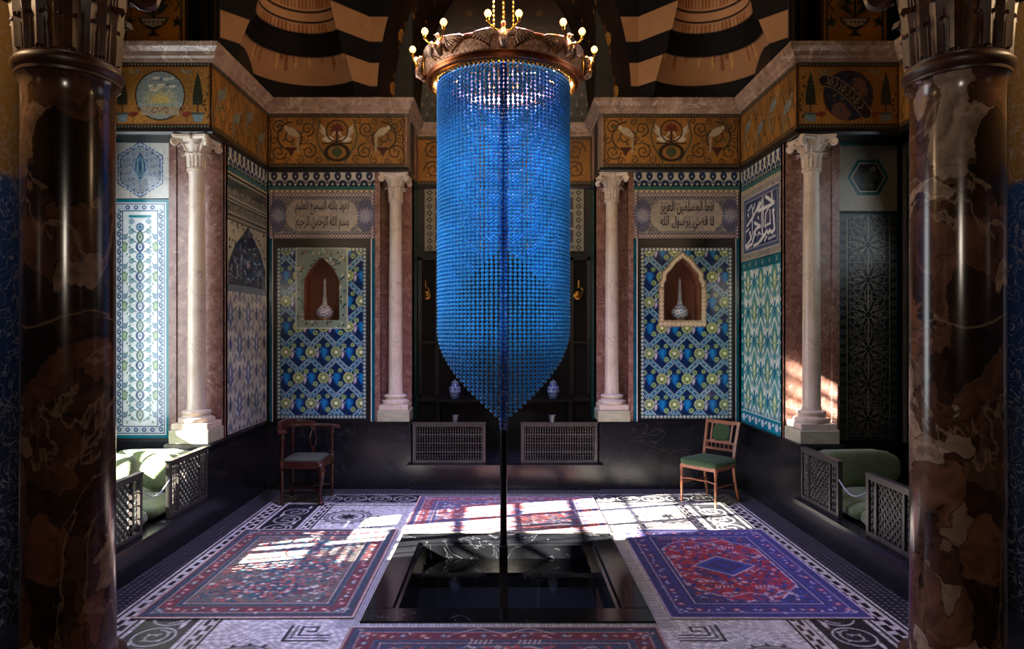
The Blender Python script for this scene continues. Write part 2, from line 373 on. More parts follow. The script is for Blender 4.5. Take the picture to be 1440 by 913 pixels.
# ------------------------------------------------------------------ painter
class Paint:
    def __init__(s, w, h, res, bg):
        s.w, s.h, s.res = w, h, res
        s.nx = max(2, int(round(w/res))+1); s.ny = max(2, int(round(h/res))+1)
        s.U = np.linspace(0, w, s.nx, dtype=np.float32); s.V = np.linspace(0, h, s.ny, dtype=np.float32)
        s.u, s.v = np.meshgrid(s.U, s.V)
        s.c = np.zeros((s.ny, s.nx, 3), np.float32); s.c[:] = H(bg)
    def win(s, x0, x1, y0, y1):
        r = s.res*1.5
        i0 = max(0, int((x0-r)/s.w*(s.nx-1))); i1 = min(s.nx, int((x1+r)/s.w*(s.nx-1))+2)
        j0 = max(0, int((y0-r)/s.h*(s.ny-1))); j1 = min(s.ny, int((y1+r)/s.h*(s.ny-1))+2)
        if i1 <= i0 or j1 <= j0: return None
        return (slice(j0, j1), slice(i0, i1))
    def put(s, d, col, sl=None, alpha=1):
        if sl is None: sl = (slice(None), slice(None))
        a = np.clip(.5-d/s.res, 0, 1)[..., None]*alpha
        s.c[sl] = s.c[sl]*(1-a)+np.array(H(col) if isinstance(col, str) else col, np.float32)*a
    def rect(s, x0, x1, y0, y1, col, alpha=1):
        sl = s.win(x0, x1, y0, y1)
        if sl is None: return
        u, v = s.u[sl], s.v[sl]
        s.put(np.maximum(np.abs(u-(x0+x1)/2)-(x1-x0)/2, np.abs(v-(y0+y1)/2)-(y1-y0)/2), col, sl, alpha)
    def frame(s, x0, x1, y0, y1, t, col):
        s.rect(x0, x1, y0, y0+t, col); s.rect(x0, x1, y1-t, y1, col); s.rect(x0, x0+t, y0, y1, col); s.rect(x1-t, x1, y0, y1, col)
    def disc(s, x, y, r, col, ry=None, alpha=1):
        ry = ry or r
        sl = s.win(x-r, x+r, y-ry, y+ry)
        if sl is None: return
        q = np.sqrt(((s.u[sl]-x)/r)**2+((s.v[sl]-y)/ry)**2)
        s.put((q-1)*min(r, ry), col, sl, alpha)
    def ring(s, x, y, r, t, col, ry=None):
        ry = ry or r
        sl = s.win(x-r-t, x+r+t, y-ry-t, y+ry+t)
        if sl is None: return
        q = np.sqrt(((s.u[sl]-x)/r)**2+((s.v[sl]-y)/ry)**2)
        s.put(np.abs(q-1)*min(r, ry)-t/2, col, sl)
    def line(s, pts, t, col, t2=None):
        n = len(pts)-1
        for i in range(n):
            (x0, y0), (x1, y1) = pts[i], pts[i+1]
            w = t if t2 is None else t+(t2-t)*i/n
            sl = s.win(min(x0, x1)-w/2, max(x0, x1)+w/2, min(y0, y1)-w/2, max(y0, y1)+w/2)
            if sl is None: continue
            u, v = s.u[sl]-x0, s.v[sl]-y0; dx, dy = x1-x0, y1-y0
            k = np.clip((u*dx+v*dy)/(dx*dx+dy*dy+1e-12), 0, 1)
            s.put(np.hypot(u-k*dx, v-k*dy)-w/2, col, sl)
    def poly(s, pts, col, alpha=1):
        xs = [p[0] for p in pts]; ys = [p[1] for p in pts]
        sl = s.win(min(xs), max(xs), min(ys), max(ys))
        if sl is None: return
        u, v = s.u[sl], s.v[sl]; d = np.full(u.shape, 1e9, np.float32); ins = np.zeros(u.shape, bool)
        n = len(pts)
        for i in range(n):
            (x0, y0), (x1, y1) = pts[i], pts[(i+1) % n]; dx, dy = x1-x0, y1-y0
            a, b = u-x0, v-y0
            k = np.clip((a*dx+b*dy)/(dx*dx+dy*dy+1e-12), 0, 1); d = np.minimum(d, np.hypot(a-k*dx, b-k*dy))
            if abs(dy) > 1e-9:
                ins ^= ((y0 > v) != (y1 > v)) & (u < dx*(v-y0)/dy+x0)
        s.put(np.where(ins, -d, d), col, sl, alpha)
    def leaf(s, x, y, L, W, ang, col, alpha=1):
        """pointed leaf starting at x,y growing toward ang"""
        cx, cy = x+cos(ang)*L/2, y+sin(ang)*L/2
        sl = s.win(cx-L/2, cx+L/2, cy-L/2, cy+L/2)
        if sl is None: return
        a = (s.u[sl]-cx)*cos(ang)+(s.v[sl]-cy)*sin(ang); b = -(s.u[sl]-cx)*sin(ang)+(s.v[sl]-cy)*cos(ang)
        q = np.clip(1-(2*a/L)**2, 0, 1)
        d = np.abs(b)-W/2*q
        d = np.where(np.abs(a) > L/2, np.abs(a)-L/2+.001, d)
        s.put(d, col, sl, alpha)
    def star(s, x, y, r, n, col, inner=.5, rot=0):
        s.poly([(x+(r if k % 2 == 0 else r*inner)*cos(rot+pi*k/n), y+(r if k % 2 == 0 else r*inner)*sin(rot+pi*k/n)) for k in range(2*n)], col)
    def rosette(s, x, y, r, c1, c2, c3, n=8):
        s.disc(x, y, r, c2)
        for k in range(n):
            a = 2*pi*k/n; s.disc(x+cos(a)*r*.66, y+sin(a)*r*.66, r*.3, c1)
        s.disc(x, y, r*.34, c3); s.disc(x, y, r*.14, c1)
    def spiral(s, x, y, r, turns, a0, d, t, col, leaves=None):
        pts = []; N = int(18*turns)
        for k in range(N+1):
            q = k/N; rr = r*(1-q*.86); a = a0+d*2*pi*turns*q; pts.append((x+rr*cos(a), y+rr*sin(a)))
        s.line(pts, t, col, t*.6)
        if leaves:
            for k in range(2, N-2, 4):
                a = a0+d*2*pi*turns*k/N
                s.leaf(pts[k][0], pts[k][1], r*.33, r*.15, a+d*.9, leaves)
    def wave_noise(s, amt, seed=0, n=12):
        rs = np.random.RandomState(seed); z = np.zeros_like(s.u)
        for k in range(n):
            a, f, p = rs.rand()*2*pi, 2+rs.rand()*14, rs.rand()*6.28
            z += np.sin((s.u*np.cos(a)+s.v*np.sin(a))*f+p)
        s.c *= (1+amt*z/sqrt(n))[..., None]; s.c = np.clip(s.c, 0, 1)
    def speckle(s, amt, seed=0):
        rs = np.random.RandomState(seed); s.c = np.clip(s.c*(1+amt*(rs.rand(s.ny, s.nx, 1).astype(np.float32)-.5)*2), 0, 1)
    def mesh(s, name, origin, U, V, mat, parent=None, hole=None, depth=.012, curve=None):
        """U,V unit vectors; front faces U x V. hole(u,v)->bool mask of removed cell centres. depth = slab thickness behind."""
        O = np.array(origin, np.float32); U3 = np.array(U, np.float32); V3 = np.array(V, np.float32)
        L = np.zeros(3, np.float32)
        if parent is not None: L = np.array(worldloc(parent), np.float32)
        co = O-L+s.u[..., None]*U3+s.v[..., None]*V3
        if curve is not None: co = curve(s.u, s.v)-L
        co = co.reshape(-1, 3).astype(np.float32)
        nx, ny = s.nx, s.ny
        i, j = np.meshgrid(np.arange(nx-1), np.arange(ny-1)); a = (j*nx+i).ravel()
        q = np.stack([a, a+1, a+nx+1, a+nx], 1)
        if hole is not None:
            uc = (s.u[:-1, :-1]+s.u[1:, 1:]).ravel()/2; vc = (s.v[:-1, :-1]+s.v[1:, 1:]).ravel()/2
            q = q[~hole(uc, vc)]
        colr = lin(s.c).reshape(-1, 3)
        if depth and curve is None:
            N = np.cross(U3, V3); idx = [0, nx-1, nx*ny-1, nx*(ny-1)]
            base = len(co); fr = co[idx]; bk = fr-N*depth
            co = np.vstack([co, fr, bk]); colr = np.vstack([colr, colr[idx], colr[idx]])
            sk = [[base+(k+1) % 4, base+k, base+4+k, base+4+(k+1) % 4] for k in range(4)]
            q = np.vstack([q, np.array(sk)])
        me = bpy.data.meshes.new(name)
        me.vertices.add(len(co)); me.vertices.foreach_set('co', co.ravel())
        me.loops.add(len(q)*4); me.loops.foreach_set('vertex_index', q.ravel().astype(np.int32))
        me.polygons.add(len(q)); me.polygons.foreach_set('loop_start', np.arange(0, len(q)*4, 4, dtype=np.int32))
        me.update(calc_edges=True)
        at = me.color_attributes.new('pat', 'FLOAT_COLOR', 'POINT')
        rgba = np.ones((len(co), 4), np.float32); rgba[:, :3] = colr; at.data.foreach_set('color', rgba.ravel())
        me.materials.append(mat)
        if curve is not None: me.polygons.foreach_set('use_smooth', [True]*len(me.polygons))
        o = bpy.data.objects.new(name, me); COL.objects.link(o)
        if parent is not None: o.parent = parent
        return o

# ------------------------------------------------------------------ Arabic lettering
FORMS = {'ا': (0xFE8D, 0xFE8E, 0, 0), 'ب': (0xFE8F, 0xFE90, 0xFE91, 0xFE92), 'ج': (0xFE9D, 0xFE9E, 0xFE9F, 0xFEA0), 'ح': (0xFEA1, 0xFEA2, 0xFEA3, 0xFEA4),
 'ذ': (0xFEAB, 0xFEAC, 0, 0), 'ر': (0xFEAD, 0xFEAE, 0, 0), 'ز': (0xFEAF, 0xFEB0, 0, 0), 'س': (0xFEB1, 0xFEB2, 0xFEB3, 0xFEB4), 'ض': (0xFEBD, 0xFEBE, 0xFEBF, 0xFEC0),
 'ع': (0xFEC9, 0xFECA, 0xFECB, 0xFECC), 'ق': (0xFED5, 0xFED6, 0xFED7, 0xFED8), 'ل': (0xFEDD, 0xFEDE, 0xFEDF, 0xFEE0), 'م': (0xFEE1, 0xFEE2, 0xFEE3, 0xFEE4),
 'ن': (0xFEE5, 0xFEE6, 0xFEE7, 0xFEE8), 'ه': (0xFEE9, 0xFEEA, 0xFEEB, 0xFEEC), 'و': (0xFEED, 0xFEEE, 0, 0), 'ي': (0xFEF1, 0xFEF2, 0xFEF3, 0xFEF4)}
def shape_ar(text):
    out = []
    for w in text.split(' '):
        o = ''
        for i, ch in enumerate(w):
            f = FORMS[ch]; prev = i > 0 and FORMS[w[i-1]][2] != 0; nxt = i < len(w)-1 and f[2] != 0
            o += chr(f[3] if prev and nxt else f[1] if prev else f[2] if nxt else f[0])
        out.append(o)
    return ' '.join(out)[::-1]

def lettering(name, lines, w, h, origin, U, V, mat, parent, thick=.003, bold=.012):
    """lines stacked inside w x h; origin lower-left corner, front = U x V"""
    U, V = Vector(U), Vector(V); N = U.cross(V); O = Vector(origin)-worldloc(parent)
    mb = MB(); lh = h/len(lines)
    for k, tx in enumerate(lines):
        c = bpy.data.curves.new('lettering', 'FONT'); c.body = shape_ar(tx); c.size = 1; c.offset = bold
        o = bpy.data.objects.new('lettering', c); COL.objects.link(o); bpy.context.view_layer.update()
        me = bpy.data.meshes.new_from_object(o.evaluated_get(bpy.context.evaluated_depsgraph_get()))
        vs = [v.co.copy() for v in me.vertices]; fs = [tuple(p.vertices) for p in me.polygons]
        bpy.data.objects.remove(o); bpy.data.curves.remove(c); bpy.data.meshes.remove(me)
        if not vs: continue
        x0, x1 = min(v.x for v in vs), max(v.x for v in vs); y0, y1 = min(v.y for v in vs), max(v.y for v in vs)
        vb = h-(k+1)*lh+lh*.04; sx = w/(x1-x0); sy = lh*.92/(y1-y0)
        mb.add([tuple(O+U*((v.x-x0)*sx)+V*(vb+(v.y-y0)*sy)+N*thick) for v in vs], fs)
    return mesh(name, mb, mat, parent, local=True)
M['ink_blue'] = simple('dark_blue_glaze', '171a30', rough=.4)
M['ink_white'] = simple('white_glaze', 'd8dcd8', rough=.15)

X3, Y3, Z3 = (1, 0, 0), (0, 1, 0), (0, 0, 1)
# ------------------------------------------------------------------ pattern library
def bead_strip(P, x0, x1, y0, y1, bg, c, step):
    P.rect(x0, x1, y0, y1, bg)
    w, h = x1-x0, y1-y0
    if w > h:
        n = max(1, int(w/step))
        for k in range(n): P.disc(x0+(k+.5)*w/n, (y0+y1)/2, h*.36, c); P.disc(x0+(k+.5)*w/n, (y0+y1)/2, h*.12, bg)
    else:
        n = max(1, int(h/step))
        for k in range(n): P.disc((x0+x1)/2, y0+(k+.5)*h/n, w*.36, c); P.disc((x0+x1)/2, y0+(k+.5)*h/n, w*.12, bg)

def grapes(P, px=.283, py=.288, ox=0., oy=.1):
    P.c[:] = H('14284e')
    rows = int(P.h/py)+3; cols = int(P.w/px)+3
    nodes = []
    for j in range(-1, rows):
        for i in range(-1, cols):
            nodes.append((ox+(i+.5*(j % 2))*px, oy+j*py, j))
    for (x, y, j) in nodes:
        for sgn in (-1, 1):
            pts = []
            for k in range(15):
                t = k/14; e = t*t*(3-2*t); e = e*e*(3-2*e); pts.append((x+sgn*px/2*e, y-py*t))
            P.line(pts, .064, '0e1c38'); P.line(pts, .056, 'aebcc0'); P.line(pts, .046, '4f8296' if (j+int(x*7)) % 3 else '6c93a2')
            P.line(pts, .016, '2c5478')
            for k in range(1, 14, 2): P.disc(pts[k][0], pts[k][1], .0065, 'cfdcd8')
    for (x, y, j) in nodes:
        cx, cy = x+px/2, y
        P.line([(cx-.07, cy-.07), (cx-.05, cy), (cx, cy+.05), (cx+.03, cy+.02)], .006, 'a9c0b8')
        P.poly([(cx-.028, cy+.05), (cx+.04, cy+.05), (cx+.052, cy+.01), (cx+.03, cy-.05), (cx+.008, cy-.085), (cx-.02, cy-.045), (cx-.036, cy)], '145a98')
        P.poly([(cx-.01, cy+.04), (cx+.02, cy+.04), (cx+.028, cy), (cx+.008, cy-.06), (cx-.012, cy-.01)], '2078ae')
        for (dx, dy, r) in ((-.055, .07, .03), (.045, .082, .026), (.05, -.07, .031)):
            P.star(cx+dx, cy+dy, r*1.15, 6, '7f9a68', .75, dx*9)
            P.disc(cx+dx, cy+dy, r*.3, '4e6a48')
        P.leaf(cx-.075, cy-.075, .1, .05, 1.5, '75708e'); P.leaf(cx-.07, cy-.06, .065, .024, 1.5, 'b8b4c4')
        P.disc(cx-.07, cy+.03, .014, 'c3c9dc'); P.disc(cx-.07, cy+.03, .005, '803040')
    for (x, y, j) in nodes:
        P.disc(x, y, .066, '2d4a3a'); P.disc(x, y, .061, 'a9ae76' if j % 2 else 'a0a780')
        for k in range(8):
            a = k*pi/4; P.disc(x+.036*cos(a), y+.036*sin(a), .0125, '6f8a52')
        P.disc(x, y, .016, 'e4e2b0'); P.disc(x, y-.038, .008, '28301c')
    P.wave_noise(.05, 3)

def cresting(P, c1='b0ae9e', c2='23303c', c3='32406e', step=.125):
    P.c[:] = H(c1); n = max(1, round(P.w/step)); s = P.w/n
    P.rect(0, P.w, 0, P.h*.12, '8a7a62'); P.rect(0, P.w, P.h*.12, P.h*.27, '2f5a54')
    for k in range(n*2): P.disc((k+.5)*s/2, P.h*.06, s*.1, 'c6bb9a')
    y = P.h*.27
    for k in range(n+1):
        x = k*s
        P.poly([(x-s*.5, y), (x-s*.3, y+P.h*.16), (x, y+P.h*.28), (x+s*.3, y+P.h*.16), (x+s*.5, y)], c2)
        P.disc(x, y+P.h*.1, s*.1, c1)
    for k in range(n):
        x = (k+.5)*s; yb = y+P.h*.12
        P.line([(x, yb), (x, yb+P.h*.2)], s*.07, c2)
        P.leaf(x, yb+P.h*.1, P.h*.5, s*.62, pi/2, c2); P.leaf(x, yb+P.h*.2, P.h*.3, s*.3, pi/2, c3); P.disc(x, yb+P.h*.32, s*.07, c1)
        for g in (-1, 1): P.leaf(x, yb, P.h*.3, s*.16, pi/2+g*.9, c3)
    P.rect(0, P.w, P.h*.95, P.h, c2)
    P.wave_noise(.05, 5)

def inscription(P):
    P.c[:] = H('8f8678'); b = .055
    P.rect(0, P.w, 0, P.h, 'a69686')
    for (x0, x1, y0, y1) in ((0, P.w, 0, b), (0, P.w, P.h-b, P.h), (0, b, 0, P.h), (P.w-b, P.w, 0, P.h)):
        P.rect(x0, x1, y0, y1, '4a3c4c'); w, h = x1-x0, y1-y0
        n = int(max(w, h)/.037)
        for k in range(n):
            cx, cy = (x0+(k+.5)*w/n, (y0+y1)/2) if w > h else ((x0+x1)/2, y0+(k+.5)*h/n)
            P.disc(cx, cy, .014, 'b5a398'); 
            if w > h: P.disc(cx+w/n/2, y0+.008, .008, 'b5a398'); P.disc(cx+w/n/2, y1-.008, .008, 'b5a398')
            else: P.disc(x0+.008, cy+h/n/2, .008, 'b5a398')
    P.frame(b, P.w-b, b, P.h-b, .008, '2f3652')
    P.rect(b+.01, P.w-b-.01, b+.01, P.h-b-.01, '6e6c68')
    rs = random.Random(4)
    for k in range(150):
        x, y = rs.uniform(b+.04, P.w-b-.04), rs.uniform(b+.03, P.h-b-.03)
        P.ring(x, y, rs.uniform(.012, .026), .005, rs.choice(['a89a80', '3b4666', '9c8c7c', '454054']))
        P.leaf(x, y, .04, .014, rs.uniform(0, 6.3), rs.choice(['a89c86', '39435e']))
    for cx in (b+.05, P.w-b-.05):
        P.disc(cx, P.h/2, .1, '3d4260', ry=P.h*.36, alpha=.75)
        for k in range(14): P.leaf(cx, P.h/2, .1, .02, k*pi/7, '8d8a96')
    m = .28
    for k in range(9): P.disc(m+.03+k*(P.w-2*m-.06)/8, P.h/2, .12, '9d9384', ry=P.h*.3)
    P.rect(m, P.w-m, b+.03, P.h-b-.03, '9d9384')
    for k in range(90):
        x, y = rs.uniform(m, P.w-m), rs.uniform(b+.05, P.h-b-.05)
        P.ring(x, y, .014, .004, rs.choice(['7a6a74', 'b9a48c', '74707c']))
    P.wave_noise(.07, 8)

def scroll_frieze(P, kind='birds'):
    G, D, D2 = '95693a'[:0]+'94682e', '24150c', '41321c'
    P.c[:] = H(G); P.wave_noise(.13, 11)
    w, h = P.w, P.h; b = .035
    for y in (0, h-b):
        P.rect(0, w, y, y+b, '1d1712'); n = int(w/.03)
        for k in range(n): P.disc((k+.5)*w/n, y+b/2, .008, '8c8a74')
    P.frame(0, w, b, h-b, .01, '6e4018')
    m = w/2
    if kind == 'narrow':
        P.spiral(w*.5, h*.62, w*.36, 1.6, 0, 1, .014, D, D2); P.spiral(w*.5, h*.28, w*.3, 1.6, 2, -1, .014, D, D2)
        return
    if kind == 'birds':
        for g in (-1, 1):
            P.spiral(m+g*w*.33, h*.55, h*.30, 1.7, pi/2, -g, .017, D, '4c4c2c')
            P.spiral(m+g*w*.425, h*.28, h*.15, 1.5, 0, g, .012, D, '4c4c2c')
            P.spiral(m+g*w*.425, h*.75, h*.13, 1.5, 1, -g, .012, D, '4c4c2c')
            P.spiral(m+g*w*.205, h*.3, h*.15, 1.5, pi/2, g, .013, D, '3c4a3c')
            P.spiral(m+g*w*.215, h*.72, h*.14, 1.5, -pi/2, -g, .013, D, '3c4a3c')
            for (fx, fy, fr, fa, fd) in ((.25, .52, .10, 0, g), (.46, .52, .09, 2, -g), (.28, .85, .07, 1, g), (.38, .88, .07, 3, -g), (.27, .14, .08, 2, g), (.37, .12, .07, 0, -g), (.14, .15, .08, 1, g), (.15, .87, .07, 2, -g), (.475, .12, .05, 2, g), (.48, .88, .05, 0, -g)):
                P.spiral(m+g*w*fx, h*fy, h*fr, 1.3, fa, fd, .009, D, '55502a')
            P.line([(m+g*w*.06, h*.1), (m+g*w*.13, h*.4), (m+g*w*.15, h*.6), (m+g*w*.12, h*.9)], .016, '3c4a3c')
            P.line([(m+g*w*.49, h*.1), (m+g*w*.48, h*.5), (m+g*w*.49, h*.9)], .01, D)
            # grape bunch
            for r in range(5):
                for q in range(5-r): P.disc(m+g*w*.335+(q-(4-r)/2)*.021, h*.36-r*.02, .011, '3a1216')
            # large standing bird with drooping tail
            bx, by = m+g*w*.33, h*.66
            P.leaf(bx-g*.09, by-.05, .2, .085, atan2(.06, g*.1), 'a79c8a')
            P.disc(bx+g*.07, by+.05, .022, 'b4a996'); P.leaf(bx+g*.08, by+.05, .05, .015, atan2(.0, g), '5a4a2a')
            P.poly([(bx-g*.08, by-.02), (bx-g*.055, by-.05), (bx-g*.06, by-.22), (bx-g*.085, by-.24)], '9b8f7c')
            P.line([(bx+g*.0, by-.04), (bx+g*.005, by-.12)], .008, '5a3a1a')
            # crane pair
            cx, cy = m+g*.085, h*.56
            P.leaf(cx-g*.055, cy-.02, .14, .07, atan2(.02, g), 'c6beb0')
            P.line([(cx-g*.035, cy+.02), (cx-g*.06, cy+.05), (cx-g*.045, cy+.1), (cx-g*.02, cy+.11)], .014, 'c9c2b4', .008)
            P.leaf(cx+g*.02, cy, .17, .045, atan2(.15, g*.08), 'b5ad9e'); P.leaf(cx+g*.03, cy, .13, .03, atan2(.1, g*.09), 'a89f90')
        P.rect(m-.17, m+.17, h*.44, h*.46, D)
        P.ring(m, h*.28, .125, .03, D, ry=.09); P.leaf(m, h*.18, .13, .12, pi/2, '3f4a30')
        P.line([(m, h*.46), (m, h*.75)], .02, D); P.ring(m, h*.68, .12, .014, D)
        for k in range(7): P.leaf(m, h*.7, .09, .03, k*pi/6, '5e2418')
    if kind == 'waves':
        rs = random.Random(5)
        for k in range(13):
            x = (k+.5)*w/13; g = 1 if k % 2 else -1
            for o in (0, .016):
                P.line([(x+o+g*(.035*sin(t*.52+k*.8)), b+.01+t*(h-2*b)/16) for t in range(17)], .0075, D if o else '5c3c1a')
            P.spiral(x+g*.03, h*(.2+.6*((k*37) % 10)/10), .045, 1.3, k, g, .009, D, '55502a')
        for k in range(4):
            x, y = (k+.6)*w/4.2, h*(.62-.2*(k % 2))
            P.leaf(x-.08, y-.02, .2, .10, .35, '6f7c7c'); P.line([(x+.07, y+.02), (x+.085, y+.08), (x+.11, y+.1)], .018, '7d8a88', .012)
            P.poly([(x-.07, y-.01), (x-.04, y-.04), (x-.075, y-.2), (x-.1, y-.19)], '66706a')
            P.disc(x+.11, y+.1, .016, '8a948c'); P.line([(x, y), (x+.01, y-.12)], .008, '3c2a1a')
            P.ring(x+.02, y-.17, .05, .012, '4c5a44', ry=.07)
    if kind in ('sun', 'globe'):
        for g in (-1, 1):
            cx = m+g*w*.38
            P.poly([(cx, h*.86), (cx+.025, h*.7), (cx+.045, h*.5), (cx+.045, h*.36), (cx-.045, h*.36), (cx-.045, h*.5), (cx-.025, h*.7)], '22281a')
            for r in range(7):
                for q in (-1, 0, 1): P.disc(cx+q*.02*(1-r*.1), h*(.4+.055*r), .004, '4a4a2a')
            P.line([(cx, h*.36), (cx, h*.24)], .012, '3a2010')
            P.rect(cx-.06, cx+.06, h*.21, h*.24, '3c4c50'); P.poly([(cx-.05, h*.21), (cx+.05, h*.21), (cx+.036, h*.1), (cx-.036, h*.1)], '6d8084')
            # flamingo-like wader
            fx = m+g*w*.27
            P.leaf(fx-.05, h*.2, .1, .05, .2, '7a3020'); P.line([(fx-g*.03, h*.22), (fx-g*.05, h*.29), (fx-g*.02, h*.31)], .009, '7a3020'); P.line([(fx, h*.18), (fx, h*.09)], .006, '5a2c1c')
            # little flying bird
            P.leaf(m+g*w*.26, h*.83, .06, .025, .6, '6f7a74'); P.leaf(m+g*w*.26, h*.83, .06, .02, 2.4, '8a8a7a')
            for k in range(7): P.leaf(m+g*(w*.47), h*(.15+.1*k), .05, .018, 1+k, '3a2c16')
        R = h*.36
        P.disc(m, h*.5, R+.012, '3a2010'); P.disc(m, h*.5, R, '7e8a86' if kind == 'sun' else '20263a')
        if kind == 'sun':
            rs = random.Random(2)
            for k in range(14): P.disc(m+rs.uniform(-.12, .12), h*.5+rs.uniform(.03, .16), rs.uniform(.015, .04), rs.choice(['b8b6a6', '56707a', 'c0bca8']), ry=.014)
            for k in range(25):
                a = pi*k/24; P.line([(m+.07*cos(a), h*.38+.07*sin(a)), (m+(.15+.02*(k % 2))*cos(a), h*.38+(.15+.02*(k % 2))*sin(a))], .006, 'c8b878')
            P.disc(m, h*.38, .085, 'c2a860'); P.rect(m-R*.93, m+R*.93, h*.33, h*.385, '8f9a8c')
            P.rect(m-R*.8, m+R*.8, h*.2, h*.34, '9c8c70'); P.spiral(m-.05, h*.26, .04, 1, 0, 1, .008, '6b4630'); P.spiral(m+.05, h*.26, .04, 1, pi, -1, .008, '6b4630')
        else:
            rs = random.Random(9)
            for (dx, dy, r) in ((.1, .1, .06), (.13, .04, .05), (-.08, -.13, .07), (-.03, -.17, .05)): P.disc(m+dx, h*.5+dy, r, '6a4a3c')
            for k in range(26):
                a, q = rs.uniform(0, 6.3), rs.uniform(.04, .19); P.star(m+q*cos(a), h*.5+q*sin(a), .016, 5, rs.choice(['5a4c3a', '2c3450', '8a6a40']))
            arc = [(m-R*1.02+t*(.385/20), h*.5+.135-.0*t-.30*(t/20)**1.8) for t in range(21)]
            arc = [(x, y) for x, y in arc]
            P.line(arc, .105, 'a08a6c'); P.line(arc, .09, '231c22')
            rs = random.Random(1)
            for k in range(1, 19, 2):
                x, y = arc[k]; dx, dy = arc[k+1][0]-x, arc[k+1][1]-y; L = sqrt(dx*dx+dy*dy); nx_, ny_ = -dy/L, dx/L; tx, ty = dx/L, dy/L
                if k in (3, 9, 15): P.line([(x-nx_*.028, y-ny_*.028), (x+nx_*.03, y+ny_*.03)], .008, 'b09a78')
                P.line([(x-nx_*.02, y-ny_*.02), (x+tx*.018-nx_*.026, y+ty*.018-ny_*.026), (x+tx*.026, y+ty*.026), (x+tx*.012+nx_*.022, y+ty*.012+ny_*.022)], .007, 'b09a78')
                P.disc(x+tx*.01+nx_*.032, y+ty*.01+ny_*.032, .005, 'b09a78')
    if kind == 'vase':
        pass

def vase_mosaic(P):
    P.c[:] = H('94601f'); P.wave_noise(.12, 21); w, h = P.w, P.h
    for t, c in ((.0, '1a130d'), (.03, '7c5424'), (.045, '1a130d'), (.06, '8a5a22')): P.frame(t, w-t, t, h-t, .02, c)
    m = w/2; y = .16
    P.poly([(m-.15, y+.14), (m+.15, y+.14), (m+.11, y+.08), (m+.04, y+.03), (m-.04, y+.03), (m-.11, y+.08)], '1c1712')
    P.poly([(m-.12, y+.13), (m+.12, y+.13), (m+.08, y+.075), (m, y+.05), (m-.08, y+.075)], '9a8c78')
    for k in range(5): P.star(m-.08+k*.04, y+.1, .014, 4, '1c1712')
    P.rect(m-.02, m+.02, y-.02, y+.04, '1c1712'); P.poly([(m-.07, y-.03), (m+.07, y-.03), (m+.02, y), (m-.02, y)], '1c1712')
    P.line([(m, y+.14), (m, y+.6)], .022, '1c1712')
    for g in (-1, 1):
        P.line([(m+g*.01, y+.15), (m+g*.1, y+.3), (m+g*.2, y+.33), (m+g*.24, y+.26), (m+g*.2, y+.2)], .014, '1c1712'); P.spiral(m+g*.12, y+.26, .05, 1.1, 0, g, .01, '1c1712')
        P.star(m+g*.22, y+.1, .06, 5, '1c2416', .45, .3)
        for k in range(5): P.leaf(m+g*.02, y+.16+k*.09, .15, .05, pi/2-g*.8, '22261a')
        P.disc(m+g*.19, y+.42, .03, '1c1712'); P.leaf(m+g*.1, y+.33, .13, .04, pi/2-g*.5, '2a2c1c')
    P.star(m, y+.42, .07, 8, '1c1712', .6)

